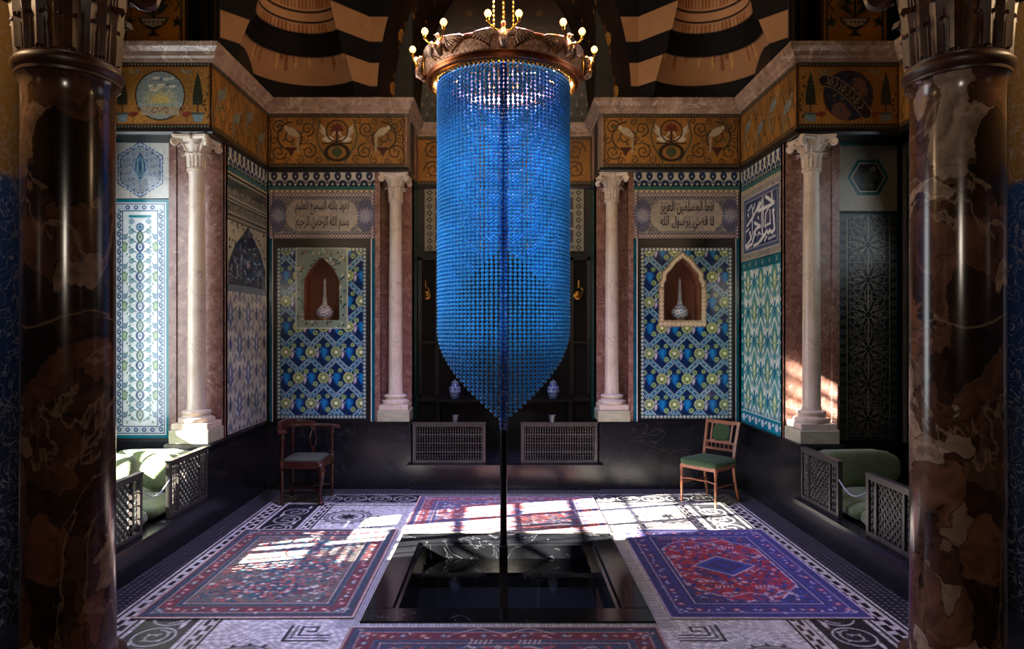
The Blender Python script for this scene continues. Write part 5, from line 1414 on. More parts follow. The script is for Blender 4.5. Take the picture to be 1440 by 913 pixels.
# ------------------------------------------------------------------ lattice screens
def screen(name_lb, O, U, w, h, style, group, depth=.035, T=None):
    """O lower near corner (world), U direction along the screen; N depth direction"""
    U = Vector(U); N = Vector(T); O = Vector(O)
    root = empty('lattice_screen', tuple(O+U*w/2), name_lb, 'screen', group)
    def B(mb, a0, a1, z0, z1, d0=0, d1=depth):
        p = [O+U*a+N*d for a in (a0, a1) for d in (d0, d1)]
        xs = [q.x for q in p]; ys = [q.y for q in p]; mb.box(min(xs), max(xs), min(ys), max(ys), O.z+z0, O.z+z1)
    f = MB(); t = .035
    B(f, 0, t, 0, h); B(f, w-t, w, 0, h); B(f, t, w-t, 0, t); B(f, t, w-t, h-t, h); B(f, -.006, w+.006, h, h+.012, -.006, depth+.006)
    secs = []
    if style == 'side':
        a = min(.16, w*.2)
        secs = [('turn', t, a), ('dia', a+.02, w-a-.02), ('turn', w-a, w-t)]
        B(f, a, a+.02, t, h-t); B(f, w-a-.02, w-a, t, h-t)
    else: secs = [('turn2', t, w-t)]
    fr = mesh('frame', f, M['screenwood'], root)
    for kind, a0, a1 in secs:
        mb = MB(); dm = depth/2
        P0 = lambda a, z: tuple(O+U*a+N*dm+Vector((0, 0, z)))
        if kind == 'dia':
            s = .06; W_, H_ = a1-a0, h-2*t
            for sg in (1, -1):
                k = -int(H_/s)-1
                while k*s < W_+H_:
                    # line a = k*s + sg*z (sg=-1 mirrored)
                    pts = []
                    for z in (0, H_):
                        a = k*s+z if sg > 0 else k*s+(H_-z)
                        pts.append((a, z))
                    (b0, z0), (b1, z1) = pts
                    def clip(b0, z0, b1, z1):
                        d = b1-b0; lo, hi = 0., 1.
                        for (e, sd) in ((0, 1), (W_, -1)):
                            if abs(d) < 1e-9: continue
                            tt = (e-b0)/d
                            if (d > 0) == (sd > 0): lo = max(lo, tt)
                            else: hi = min(hi, tt)
                        return (b0+d*lo, z0+(z1-z0)*lo, b0+d*hi, z0+(z1-z0)*hi) if hi-lo > .02 else None
                    c = clip(b0, z0, b1, z1)
                    if c: mb.bar(P0(a0+c[0], t+c[1]), P0(a0+c[2], t+c[3]), .0105, .012, up=tuple(N))
                    k += 1
            i = 0
            zz = s/2
            while zz < H_:
                aa = (s/2 if i % 2 else 0)
                while aa < W_:
                    if aa > .01: mb.ball(P0(a0+aa, t+zz), .011, 6, 4)
                    aa += s
                zz += s/2; i += 1
        else:
            pitch = .028 if kind == 'turn2' else .03
            n = max(2, int((a1-a0)/pitch)); 
            for k in range(n):
                a = a0+(k+.5)*(a1-a0)/n; prof = []; H_ = h-2*t; m = 11 if kind == 'turn2' else 8
                for q in range(m):
                    zb = H_*q/m; dz = H_/m
                    prof += [(.0035, zb), (.0075, zb+dz*.3), (.0095, zb+dz*.5), (.0075, zb+dz*.7)]
                prof.append((.0035, H_))
                c = P0(a, t); mb.lathe([(r, c[2]+z) for r, z in prof], c[0], c[1], 6)
            for q in range(1, (4 if kind == 'turn2' else 4)):
                zb = t+(h-2*t)*q/4; c0, c1 = P0(a0, zb), P0(a1, zb); mb.bar(c0, c1, .009, .009)
        mesh('lattice', mb, M['screenwood'], root)
    return root
screen('turned lattice screen across the recess, on the side of the corner chair', (-1.03, 7.60, .287), X3, .82, .45, 'back', 'lattice screens across the recess', T=(0, 1, 0))
screen('turned lattice screen across the recess, on the side of the green chair', (.19, 7.60, .287), X3, .86, .45, 'back', 'lattice screens across the recess', T=(0, 1, 0))
for g in (-1, 1):
    al = 'sunlit cushioned alcove' if g < 0 else 'shaded cushioned alcove'
    screen('lattice screen of the '+al+', next to its white column', (g*2.66, 5.38, .287), Y3, .68, .45, 'side', 'lattice screens of the alcoves', T=(g, 0, 0))
    screen('lattice screen of the '+al+', partly hidden by the thick red column', (g*2.66, 4.37, .287), Y3, .60, .45, 'side', 'lattice screens of the alcoves', T=(g, 0, 0))
    # rope across the gap
    pts = [(g*2.665, 5.38-.41*t/12, .60-.075*sin(pi*t/12)) for t in range(13)]
    mb = MB().tube(pts, .0045, 8)
    thing_mesh('barrier_rope', mb, M['rope'], 'white rope slung between the lattice screens of the '+al, 'rope', 'barrier ropes', smooth=40)

# ------------------------------------------------------------------ divans
def cushion(cx, cy, cz, sx, sy, sz, e=.45, n=26, m=14, tilt=0, axis='x', dent=0):
    mb = MB(); vs = []
    pw = lambda c, k: math.copysign(abs(c)**k, c)
    for i in range(m+1):
        ph = -pi/2+pi*i/m
        for j in range(n):
            th = 2*pi*j/n
            p = Vector((sx*pw(cos(ph), e)*pw(cos(th), e), sy*pw(cos(ph), e)*pw(sin(th), e), sz*pw(sin(ph), .75)))
            p.z *= 1-.25*(abs(p.x)/sx)**4*(sz < sx)-.05*sin(p.x*30+p.y*17)
            if tilt: 
                p = Vector((p.x, p.y*cos(tilt)-p.z*sin(tilt), p.y*sin(tilt)+p.z*cos(tilt))) if axis == 'x' else Vector((p.x*cos(tilt)+p.z*sin(tilt), p.y, -p.x*sin(tilt)+p.z*cos(tilt)))
            vs.append((cx+p.x, cy+p.y, cz+p.z))
    fs = [(i*n+j, i*n+(j+1) % n, (i+1)*n+(j+1) % n, (i+1)*n+j) for i in range(m) for j in range(n)]
    return mb.add(vs, fs)
for g in (-1, 1):
    al = 'sunlit' if g < 0 else 'shaded'
    root = empty('divan', (g*3.2, 5.2, 0), 'low green divan built into the '+al+' alcove behind the lattice', 'divan', 'alcove divans')
    mb = MB().box(*sorted((g*2.73, g*3.72)), 4.56, 6.05, 0, .27); mesh('base', mb, M['blackwood'], root)
    mesh('seat_cushion', cushion(g*3.21, 5.66, .345, .47, .38, .082, .22), M['divan'], root, smooth=80)
    mesh('seat_cushion', cushion(g*3.21, 4.92, .345, .47, .35, .082, .22), M['divan'], root, smooth=80)
    thing_mesh('bolster_cushion', cushion(g*3.10, 5.95, .585, .355, .085, .155, .2), M['divan'], 'long green back cushion under the '+('black strapwork' if g > 0 else 'white floral')+' tile panel', 'cushion', 'green divan cushions', smooth=80)
    thing_mesh('bolster_cushion', cushion(g*3.62, 5.25, .585, .085, .62, .155, .2), M['divan'], 'long green back cushion along the outer side of the '+al+' alcove', 'cushion', 'green divan cushions', smooth=80)
thing_mesh('square_pillow', cushion(-3.16, 5.45, .61, .19, .07, .18, .35, tilt=-.3), M['divan'], 'plump green pillow leaning on the sunlit divan, half behind the thick column', 'cushion', 'green divan cushions', smooth=80)
thing_mesh('square_pillow', cushion(-2.93, 5.77, .585, .17, .06, .15, .35, tilt=-.22), M['divan'], 'green pillow leaning against the back cushion behind the sunlit lattice screen', 'cushion', 'green divan cushions', smooth=80)

# ------------------------------------------------------------------ niche vases, jars, cups, sconces
def painted_lathe(name, prof, cx, cy, z0, parent, pat, seg=40):
    n = 60; zs = np.linspace(prof[0][1], prof[-1][1], n)
    P = Paint(2*pi, prof[-1][1]-prof[0][1], .05, 'd0d4d8'); P.nx, P.ny = seg*2+1, n
    P.U = np.linspace(0, 2*pi, P.nx, dtype=np.float32); P.V = (zs-prof[0][1]).astype(np.float32); P.u, P.v = np.meshgrid(P.U, P.V)
    P.c = np.zeros((P.ny, P.nx, 3), np.float32); P.c[:] = H('cfd2d6'); pat(P)
    rr = np.interp(zs, [p[1] for p in prof], [p[0] for p in prof])
    def cv(u, v):
        r = np.repeat(rr[:, None], P.nx, 1); return np.stack([cx+r*np.cos(u), cy+r*np.sin(u), z0+prof[0][1]+v], -1)
    return P.mesh(name, (0, 0, 0), X3, Z3, M['porcelain'], parent, curve=cv)
def bottle(x, z0, lb, tone):
    y = 7.74; root = empty('bottle_vase', (x, y, z0), lb, 'vase', 'long-necked porcelain bottles')
    pr = [(.001, 0), (.052, 0), (.054, .012), (.086, .045), (.098, .085), (.088, .125), (.052, .16), (.03, .185), (.024, .22), (.03, .235), (.02, .25), (.017, .33), (.022, .345), (.014, .36), (.012, .42), (.017, .43), (.006, .47), (.001, .485)]
    def pat(P):
        a = np.sin(P.u*8+P.v*60)*np.sin(P.u*3-P.v*90); P.c[a > .25] = H(tone[0]); P.c[a < -.45] = H(tone[1])
        for v in (.02, .13, .17, .24, .345): P.c[np.abs(P.v-v) < .004] = H(tone[2])
    painted_lathe('bottle', pr, x, y, z0, root, pat)
    mesh('foot_ring', MB().lathe([(.052, z0), (.056, z0+.004), (.055, z0+.012)], x, y, 24), M['brass'], root)
bottle(-2.055, 1.902, 'silvery long-necked bottle standing in the plain pointed niche', ('9c96ac', '5c5468', 'b9a06c'))
bottle(2.012, 1.902, 'painted porcelain long-necked bottle standing in the cream beaded niche', ('6c9caa', '9c5c5c', '2c5c78'))
def pat_j(P):
    P.c[:] = H('6c7684')
    a = np.sin(P.u*5)*np.sin(P.v*60+1); P.c[np.abs(a) > .5] = H('3a4c7c'); P.c[np.abs(P.v-.02) < .006] = H('2c3c6c'); P.c[np.abs(P.v-.15) < .006] = H('2c3c6c')
sh = thing_mesh('wall_shelf', MB().box(-.85, .85, 8.12, 8.41, .92, .955).box(-.82, -.78, 8.16, 8.41, .285, .92).box(.78, .82, 8.16, 8.41, .285, .92), M['blackwood'], 'dark wooden shelf inside the recess carrying two jars', 'shelf')
for x, lb in ((-.60, 'small blue and white jar on the recess shelf on the side of the corner chair'), (.60, 'small blue and white jar on the recess shelf on the side of the green chair')):
    root = empty('ginger_jar', (x, 8.25, .955), lb, 'jar', 'blue and white jars')
    painted_lathe('body', [(.001, 0), (.05, 0), (.055, .02), (.075, .08), (.072, .13), (.045, .165), (.04, .175)], x, 8.25, .957, root, pat_j)
    mesh('lid', MB().lathe([(.044, 1.132), (.046, 1.145), (.03, 1.165), (.008, 1.172), (.011, 1.182), (.001, 1.19)], x, 8.25, 24), simple('jar_lid_glaze', '5c6878', rough=.2), root, smooth=40)
for x, lb in ((-.55, 'small grey cup on the lattice screen nearer the corner chair'), (.54, 'small grey cup on the lattice screen nearer the green chair')):
    thing_mesh('beaker', MB().lathe([(.024, .749), (.026, .752), (.036, .815), (.041, .83), (.038, .83), (.033, .815), (.023, .758), (.001, .757)], x, 7.617, 20), simple('cup_glaze', '444a58', rough=.3), lb, 'cup', 'cups on the screens', smooth=40)
for x, lb in ((-.97, 'brass wall sconce on dark panelling beside the bead cylinder, corner chair side'), (.92, 'brass wall sconce on dark panelling beside the bead cylinder, green chair side')):
    root = empty('wall_sconce', (x, 8.41, 2.2), lb, 'sconce', 'brass wall sconces')
    mesh('backplate', MB().lathe([(.001, 0), (.05, 0), (.055, .006), (.04, .018), (.015, .022), (.001, .024)], seg=24, axis=((x, 8.42, 2.22), (0, -1, 0))), M['brass'], root, smooth=40)
    mesh('arm', MB().tube([(x, 8.40, 2.22), (x, 8.34, 2.19), (x+.02, 8.30, 2.21), (x+.05, 8.30, 2.27), (x+.03, 8.31, 2.31), (x, 8.32, 2.29)], .009, 8), M['brass'], root, smooth=40)
    mesh('candle_cup', MB().lathe([(.012, 2.29), (.034, 2.31), (.034, 2.316), (.014, 2.32), (.013, 2.40), (.001, 2.41)], x, 8.32, 16), M['brass'], root, smooth=40)

# ------------------------------------------------------------------ rugs
def rug(w, h, x, y, args, lb, rz=0):
    P = Paint(w, h, .0075, '402020'); rug_pattern(P, *args)
    # fringe
    e = ((P.v < .012) | (P.v > h-.012)) & (np.sin(P.u*420) > -.3); P.c[e] = H('b8aea0')
    o = P.mesh('persian_rug', (-w/2, -h/2, .010), X3, Y3, M['wool'], depth=.008)
    o.location = (x, y, 0.001); o.rotation_euler = (0, 0, rz)
    return tag(o, lb, 'rug')
rug(1.37, 1.86, -1.625, 5.115, ('5a5148', '2c3c46', '5c2c30', '9c4c44', '2f5a5e', 'b0a294', 3, False), 'dull red and slate rug with lozenges beside the basin, nearer the corner chair', .008)
rug(1.27, 1.86, 1.665, 5.11, ('a02c3a', '34366a', '40366c', 'a04050', '3a4896', 'bcacb8', 5, True), 'crimson rug with a blue diamond medallion beside the basin', -.004)
rug(1.85, 1.28, .02, 6.60, ('8c4a48', '4a4c64', '7c3c40', 'a05048', '4c5470', 'c0b0a4', 9, True), 'faded red rug lying across the sunny floor behind the basin')
rug(1.85, 1.25, .0, 3.44, ('7c2c2c', '343c4c', '60282c', '984840', '3c5468', 'a89888', 11, True), 'dark red rug at the near edge of the basin, cut by the picture edge')

# ------------------------------------------------------------------ chairs
def turned(mb, x, y, z0, z1, r=.017, seg=12, feet=True):
    L = z1-z0; pr = [(r*.75, 0), (r*1.15, .02), (r*.7, .04), (r*.62, .06), (r*.8, L*.35), (r*1.1, L*.5), (r*.75, L*.55), (r*1.05, L*.6), (r*.7, L*.66), (r*.85, L*.85), (r*1.15, L*.92), (r*.8, L)]
    return mb.lathe([(a, z0+b) for a, b in pr], x, y, seg)
A, B, C_, D_ = Vector((-2.27, 6.90, 0)), Vector((-1.88, 6.90, 0)), Vector((-1.86, 7.30, 0)), Vector((-2.29, 7.32, 0))
ch = empty('corner_chair', (-2.08, 7.1, 0), 'dark mahogany corner chair with curved arm rail and grey-olive seat, standing against the black dado', 'chair')
for p in (A, C_, D_):
    mb = MB(); turned(mb, p.x, p.y, 0.0, .36, .021); mb.box(p.x-.021, p.x+.021, p.y-.021, p.y+.021, .36, .455, .003)
    mesh('leg', mb, M['mahogany'], ch, smooth=45)
    mb = MB(); turned(mb, p.x, p.y, .455, .742, .018); mesh('arm_post', mb, M['mahogany'], ch, smooth=45)
mb = MB().tube([(-1.875, 6.905, .42), (-1.855, 6.885, .35), (-1.86, 6.89, .27), (-1.878, 6.905, .18), (-1.885, 6.912, .10), (-1.878, 6.905, .055), (-1.868, 6.895, .03)], [.034, .036, .026, .018, .014, .016, .018], 12)
mb.ball((-1.866, 6.893, .021), .027, 12, 6, (1.15, 1.15, .78)).box(-1.905, -1.855, 6.875, 6.925, .37, .45, .004).ball((-1.868, 6.887, .40), .04, 12, 8, (1, 1, .9))
mesh('cabriole_leg', mb, M['mahogany'], ch, smooth=50)
mb = MB()
for (p, q) in ((A, B), (B, C_), (C_, D_), (D_, A)): mb.bar((p.x, p.y, .41), (q.x, q.y, .41), .03, .075, up=(0, 0, 1))
mesh('seat_rail', mb, M['mahogany'], ch)
c = (A+B+C_+D_)/4
mesh('seat', cushion(c.x, c.y, .447, .193, .193, .028, .2), M['olive'], ch, smooth=80)
mb = MB()
K = (A+B+C_+D_)/4
mb.tube([(A.x+.02, A.y+.02, .13), ((A.x+K.x)/2, (A.y+K.y)/2, .145), (K.x, K.y, .13), ((C_.x+K.x)/2, (C_.y+K.y)/2, .145), (C_.x-.02, C_.y-.02, .13)], .012, 8)
mb.tube([(B.x-.01, B.y+.02, .13), ((B.x+K.x)/2, (B.y+K.y)/2, .145), (K.x, K.y, .13), ((D_.x+K.x)/2, (D_.y+K.y)/2, .145), (D_.x+.02, D_.y-.02, .13)], .012, 8)
mesh('cross_stretcher', mb, M['mahogany'], ch, smooth=45)
def bez(P0, n=30):
    P0 = [Vector(p) for p in P0]; out = []
    m = len(P0)
    for i in range(m-1):
        p0, p1, p2, p3 = P0[max(i-1, 0)], P0[i], P0[i+1], P0[min(i+2, m-1)]
        for k in range(n):
            t = k/n; out.append(.5*((2*p1)+(-p0+p2)*t+(2*p0-5*p1+4*p2-p3)*t*t+(-p0+3*p1-3*p2+p3)*t**3))
    out.append(P0[-1]); return out
def flatrail(pts, wf, h, z):
    n = len(pts); mb = MB(); vs = []
    for i, p in enumerate(pts):
        t = (pts[min(i+1, n-1)]-pts[max(i-1, 0)]); t.z = 0; t.normalize(); s = Vector((-t.y, t.x, 0)); w = wf(i/(n-1))/2; hh = h(i/(n-1))
        for a, b in ((-w, 0), (w, 0), (w*1.02, hh*.5), (w*.85, hh), (-w*.85, hh), (-w*1.02, hh*.5)): vs.append(tuple(p+s*a+Vector((0, 0, z+b))))
    fs = [(i*6+k, i*6+(k+1) % 6, (i+1)*6+(k+1) % 6, (i+1)*6+k) for i in range(n-1) for k in range(6)]+[(5, 4, 3, 2, 1, 0), tuple((n-1)*6+k for k in range(6))]
    return mb.add(vs, fs)
rp = bez([(-2.235, 6.82, 0), (-2.285, 6.90, 0), (-2.355, 7.10, 0), (-2.315, 7.335, 0), (-2.09, 7.385, 0), (-1.865, 7.325, 0), (-1.80, 7.24, 0)], 8)
mb = flatrail(rp, lambda t: .07+.02*(abs(t-.5) > .42), lambda t: .026, .742)
mesh('arm_rail', mb, M['mahogany'], ch, smooth=40)
mb = flatrail(rp[8:34], lambda t: .035+.01*sin(pi*t), lambda t: .012+.05*sin(pi*t)**.7, .768)
mesh('crest', mb, M['mahogany'], ch, smooth=40)
for (cx, cy, d) in ((-2.08, 7.355, Vector((1, 0, 0))), (-2.325, 7.11, Vector((0, 1, 0)))):
    out = [(0, .02), (.05, .017), (.10, .03), (.17, .042), (.23, .03), (.27, .02), (.30, .036)]; mb = MB()
    for s in (-1, 1):
        pts = [Vector((cx, cy, .445+z*.99))+d*(s*(r-.006)) for z, r in out]; mb.tube(bez(pts, 4), .0075, 6)
    mb.bar((cx, cy, .445), (cx, cy, .53), .016*1.2, .01); mb.bar((cx, cy, .70), (cx, cy, .745), .04, .012)
    mesh('splat', mb, M['mahogany'], ch, smooth=45)

rz = -radians(49.5)
gc = empty('upholstered_chair', (2.135, 7.05, 0), 'small side chair with green velvet seat and back pad standing in the sun patches', 'chair', rz=rz)
def L(name, mb, mat, smooth=0): return mesh(name, mb, mat, gc, local=True, smooth=smooth)
for s in (-1, 1):
    mb = MB().lathe([(.010, 0), (.013, .02), (.010, .03), (.0125, .10), (.016, .22), (.011, .235), (.017, .245), (.017, .26), (.012, .27), (.018, .36), (.018, .385)], s*.2, -.19, 12)
    L('leg', mb, M['chairwood'], 45)
    pts = bez([(s*.185, .27, 0), (s*.18, .225, .14), (s*.175, .195, .30), (s*.175, .19, .42)], 6)
    mb = MB()
    mb.tube(pts, [.013+.006*k/len(pts) for k in range(len(pts))], 6); L('rear_leg', mb, M['chairwood'], 45)
    pts = bez([(s*.175, .19, .42), (s*.178, .20, .50), (s*.182, .235, .66), (s*.188, .275, .82)], 6)
    mb = MB(); 
    for k in range(len(pts)-1): mb.bar(pts[k], pts[k+1]+(pts[k+1]-pts[k])*.05, .030, .024, up=(0, 1, 0))
    L('back_post', mb, M['chairwood'])
    L('side_stretcher', MB().tube([(s*.2, -.19, .20), (s*.19, .02, .195), (s*.178, .215, .19)], .008, 8), M['chairwood'], 45)
L('front_stretcher', MB().tube([(-.2, -.19, .24), (-.1, -.185, .255), (0, -.185, .25), (.1, -.185, .255), (.2, -.19, .24)], .008, 8), M['chairwood'], 45)
L('seat_rail', MB().box(-.205, .205, -.205, -.18, .36, .40, .003).box(-.19, .19, .17, .20, .36, .42, .003).box(-.205, -.18, -.18, .17, .36, .40, .003).box(.18, .205, -.18, .17, .36, .40, .003), M['chairwood'])
L('seat', cushion(0, -.012, .425, .222, .205, .045, .22), M['greenvelvet'], 80)
def bp(z): return .20+.075*((z-.5)/.32)**1.1 if z > .5 else .2
L('top_rail', MB().bar((-.2, bp(.81), .805), (.2, bp(.81), .805), .022, .035), M['chairwood'])
mb = MB().bar((-.178, bp(.60), .595), (.178, bp(.6), .595), .018, .022).bar((-.178, bp(.53), .525), (.178, bp(.53), .525), .018, .022)
for k in range(7): mb.lathe([(.004, .53), (.009, .545), (.005, .56), (.009, .575), (.004, .59)], -.15+.05*k, bp(.56), 8)
L('spindle_rail', mb, M['chairwood'], 45)
L('inner_post', MB().bar((-.115, bp(.60), .60), (-.12, bp(.8), .80), .018, .016, up=(0, 1, 0)), M['chairwood'])
L('inner_post', MB().bar((.115, bp(.60), .60), (.12, bp(.8), .80), .018, .016, up=(0, 1, 0)), M['chairwood'])
pad = cushion(0, 0, 0, .102, .016, .088, .3); pad.xf(lambda p: Vector((p.x, p.y+bp(.7)+(p.z)*.24, p.z+.70))); L('back_pad', pad, M['greenvelvet'], 80)
L('pad_rail', MB().bar((-.12, bp(.612)-.001, .613), (.12, bp(.612)-.001, .613), .012, .014), M['chairwood'])
L('pad_rail', MB().bar((-.12, bp(.788), .789), (.12, bp(.788), .789), .012, .012), M['chairwood'])

# ------------------------------------------------------------------ bead curtain on its pole
BX, BY, BR = -.005, 5.03, .482
pole = empty('display_pole', (BX, BY, -.12), 'slim black pole rising from the basin water to carry the beads', 'pole')
mesh('base_sleeve', MB().box(BX-.031, BX+.031, BY-.031, BY+.031, -.35, .19, .003), M['blackmetal'], pole)
mesh('shaft', MB().lathe([(.026, .19), (.026, 3.60), (.03, 3.60), (.03, 3.62), (.001, 3.622)], BX, BY, 24), M['blackmetal'], pole, smooth=40)
mb = MB()
for k in range(4):
    a = k*pi/2+pi/4; mb.bar((BX+.02*cos(a), BY+.02*sin(a), 3.612), (BX+BR*cos(a), BY+BR*sin(a), 3.612), .012, .012)
ring = [(BX+BR*cos(2*pi*k/64), BY+BR*sin(2*pi*k/64), 3.612) for k in range(65)]; mb.tube(ring, .008, 6)
mesh('hanging_hoop', mb, M['blackmetal'], pole, smooth=45)
bc = empty('bead_curtain', (BX, BY, 1.1), 'tall cylinder of strung blue beads ending in a point, hung under the gilt chandelier', 'bead installation')
# unit bead
sg, rg = 8, 6
bv = np.array([(sin(pi*i/rg)*cos(2*pi*j/sg), sin(pi*i/rg)*sin(2*pi*j/sg), -cos(pi*i/rg)) for i in range(rg+1) for j in range(sg)], np.float32)
bf = np.array([(i*sg+j, i*sg+(j+1) % sg, (i+1)*sg+(j+1) % sg, (i+1)*sg+j) for i in range(rg) for j in range(sg)], np.int32)
def strand(name, x, y, ztop, zbot, r, pitch, mat, rs):
    n = max(2, int((ztop-zbot)/pitch)); zz = ztop-np.arange(n)*pitch
    ja = rs.uniform(-.0012, .0012, (n, 2))
    sc = r*(1+rs.uniform(-.05, .05, n))
    V = (bv[None]*sc[:, None, None]*np.array([1, 1, .96], np.float32))
    V[..., 0] += (x-BX)+ja[:, 0:1]; V[..., 1] += (y-BY)+ja[:, 1:2]; V[..., 2] += (zz-1.1)[:, None]
    F = (bf[None]+(np.arange(n)*len(bv))[:, None, None]).reshape(-1, 4)
    # thread
    t = .0012; x0, y0 = x-BX, y-BY; za, zb_ = ztop+.02-1.1, zz[-1]-1.1
    tv = np.array([(x0+a, y0+b, z) for z in (za, zb_) for a, b in ((-t, -t), (t, -t), (t, t), (-t, t))], np.float32); k0 = V.shape[0]*V.shape[1]
    tf = np.array([(k0+a, k0+(a+1) % 4, k0+4+(a+1) % 4, k0+4+a) for a in range(4)], np.int32)
    co_ = np.vstack([V.reshape(-1, 3), tv]).astype(np.float32); F = np.vstack([F, tf]).astype(np.int32)
    me = bpy.data.meshes.new(name); me.vertices.add(len(co_)); me.vertices.foreach_set('co', co_.ravel())
    me.loops.add(F.size); me.loops.foreach_set('vertex_index', F.ravel()); me.polygons.add(len(F))
    me.polygons.foreach_set('loop_start', np.arange(0, F.size, 4, dtype=np.int32)); me.update(calc_edges=True)
    me.polygons.foreach_set('use_smooth', [True]*len(F)); me.materials.append(mat)
    o = bpy.data.objects.new(name, me); COL.objects.link(o); o.parent = bc; return o
rs = np.random.RandomState(3); NS = 94
for k in range(NS):
    th = 2*pi*(k+.5)/NS; th = th if th <= pi else th-2*pi      # 0 = toward the viewer side
    x, y = BX+BR*sin(th), BY-BR*cos(th)
    zb = 1.125+.0073*abs(math.degrees(th))
    strand('bead_strand', x, y, 3.585-.0*k, zb, .0142, .0278, M['bead'], rs)
for dx in (-.013, .015):
    o = strand('seam_strand', BX+dx, BY-BR-.004, 3.585, 1.10, .0145, .0285, M['beadhi'], rs)
    o['label'] = 'darker blue seam strand'

# ------------------------------------------------------------------ chandelier
CH = empty('chandelier', (BX, BY, 3.60), 'gilt and copper ring chandelier with winged birds and lit bulbs above the blue beads', 'chandelier')
def closed_lathe(prof, seg=96):
    mb = MB(); n = len(prof); vs = [(BX+r*cos(2*pi*i/seg), BY+r*sin(2*pi*i/seg), z) for r, z in prof for i in range(seg)]
    return mb.add(vs, [(k*seg+i, k*seg+(i+1) % seg, ((k+1) % n)*seg+(i+1) % seg, ((k+1) % n)*seg+i) for k in range(n) for i in range(seg)])
mesh('lower_ring', closed_lathe([(.545, 3.605), (.565, 3.612), (.572, 3.628), (.56, 3.64), (.566, 3.652), (.55, 3.66), (.535, 3.655), (.53, 3.61)]), M['copper'], CH, smooth=40)
mesh('band', closed_lathe([(.555, 3.655), (.575, 3.69), (.60, 3.735), (.59, 3.738), (.563, 3.69), (.545, 3.658)]), M['pierced'], CH, smooth=40)
mesh('upper_ring', closed_lathe([(.60, 3.73), (.618, 3.735), (.622, 3.748), (.61, 3.76), (.595, 3.752), (.59, 3.738)]), M['copper'], CH, smooth=40)
mb = MB()
for k in range(96):
    a = 2*pi*k/96; mb.ball((BX+.525*cos(a), BY+.525*sin(a), 3.592), .008, 6, 4, (1, 1, 1.3))
mb.join(closed_lathe([(.518, 3.60), (.534, 3.60), (.534, 3.612), (.518, 3.612)]))
mesh('pendant_fringe', mb, M['gold'], CH, smooth=40)
for k in range(8):
    th = k*pi/4
    def W(rr, a, z): return Vector((BX+rr*sin(th+a), BY-rr*cos(th+a), z))
    # arched cartouche between birds
    mb = MB(); mb.tube([W(.585+.02*sin(pi*t/12), pi/4*(.18+.64*t/12), 3.665+.065*sin(pi*t/12)) for t in range(13)], .007, 6); mesh('scalloped_moulding', mb, M['gold'], CH, smooth=45)
    # bird : body, neck, head and two spread wings
    b = MB(); b.tube([W(.60, 0, 3.665), W(.625, 0, 3.69), W(.632, 0, 3.72), W(.622, 0, 3.75), W(.618, 0, 3.775), W(.628, 0, 3.79)], [.018, .032, .032, .02, .012, .014], 10)
    b.ball(W(.632, 0, 3.795), .016, 10, 6); b.tube([W(.645, 0, 3.794), W(.668, 0, 3.786)], [.006, .001], 6)
    bird = mesh('bird_figure', b, M['bronze'], CH, smooth=50)
    for s in (-1, 1):
        w = MB()
        for f in range(7):
            q = f/6; w.tube([W(.622, s*.03, 3.72), W(.632, s*(.10+.10*q), 3.745-.01*q+.02), W(.625, s*(.14+.16*q), 3.75-.055*(1-q)), W(.612, s*(.16+.22*q), 3.735-.06*(1-q))], [.007, .012, .010, .003], 6)
        mesh('wing', w, M['bronze'], bird, smooth=50)
        arm = mesh('lamp_arm', MB().tube([W(.63, s*.03, 3.75), W(.645, s*.07, 3.745), W(.66, s*.115, 3.765), W(.67, s*.15, 3.795)], .005, 8), M['gold'], CH, smooth=45)
        mesh('lamp_cup', MB().lathe([(.006, 0), (.013, .006), (.011, .022), (.012, .026)], seg=12, axis=(W(.67, s*.15, 3.79), (0, 0, 1))), M['gold'], arm, smooth=45)
        c = W(.67, s*.15, 3.838); bm_ = MB()
        bm_.lathe([(.010, -.026), (.013, -.018), (.022, -.004), (.0235, .006), (.018, .018), (.008, .026), (.0005, .029)], seg=10); bm_.xf(lambda p: p+c)
        mesh('bulb', bm_, M['bulb'], arm, smooth=60)
        ld = bpy.data.lights.new('bulb_light', 'POINT'); ld.energy = 5; ld.color = (1, .62, .28); ld.shadow_soft_size = .03
        lo = bpy.data.objects.new('bulb_light', ld); COL.objects.link(lo); lo.location = W(.70, s*.15, 3.90)
# stem, spokes, chains and crystals
mesh('stem', MB().lathe([(.012, 3.66), (.05, 3.69), (.02, 3.72), (.03, 3.75), (.012, 3.80), (.03, 3.84), (.012, 3.88), (.012, 4.05), (.022, 4.07), (.012, 4.09), (.012, 6.49)], BX, BY, 16), M['gold'], CH, smooth=45)
for k in range(8):
    a = k*pi/4+pi/8; mesh('spoke', MB().tube([(BX+.02*cos(a), BY+.02*sin(a), 3.69), (BX+.3*cos(a), BY+.3*sin(a), 3.665), (BX+.548*cos(a), BY+.548*sin(a), 3.662)], .006, 6), M['gold'], CH, smooth=45)
for k in range(3):
    a = -pi/2+k*2*pi/3; cx_, cy_ = BX+.085*cos(a), BY+.085*sin(a); mb = MB()
    mb.tube([(BX+.05*cos(a), BY+.05*sin(a), 3.70), (cx_, cy_, 3.76), (cx_, cy_, 6.49)], .006, 6)
    z = 3.8
    while z < 6.4: mb.lathe([(.006, z), (.0125, z+.012), (.006, z+.024)], cx_, cy_, 6); z += .034
    mesh('chain', mb, M['gold'], CH, smooth=45)
mb = MB()
for j in range(5):
    for k in range(20+4*j):
        a = 2*pi*k/(20+4*j); r = .10+.075*j
        for q in range(3): mb.ball((BX+r*cos(a), BY+r*sin(a), 3.63-.03*q-.012*j), .0065, 6, 4, (1, 1, 1.4))
o = mesh('crystal_drops', mb, M['crystal'], CH, smooth=45); o['kind'] = 'stuff'

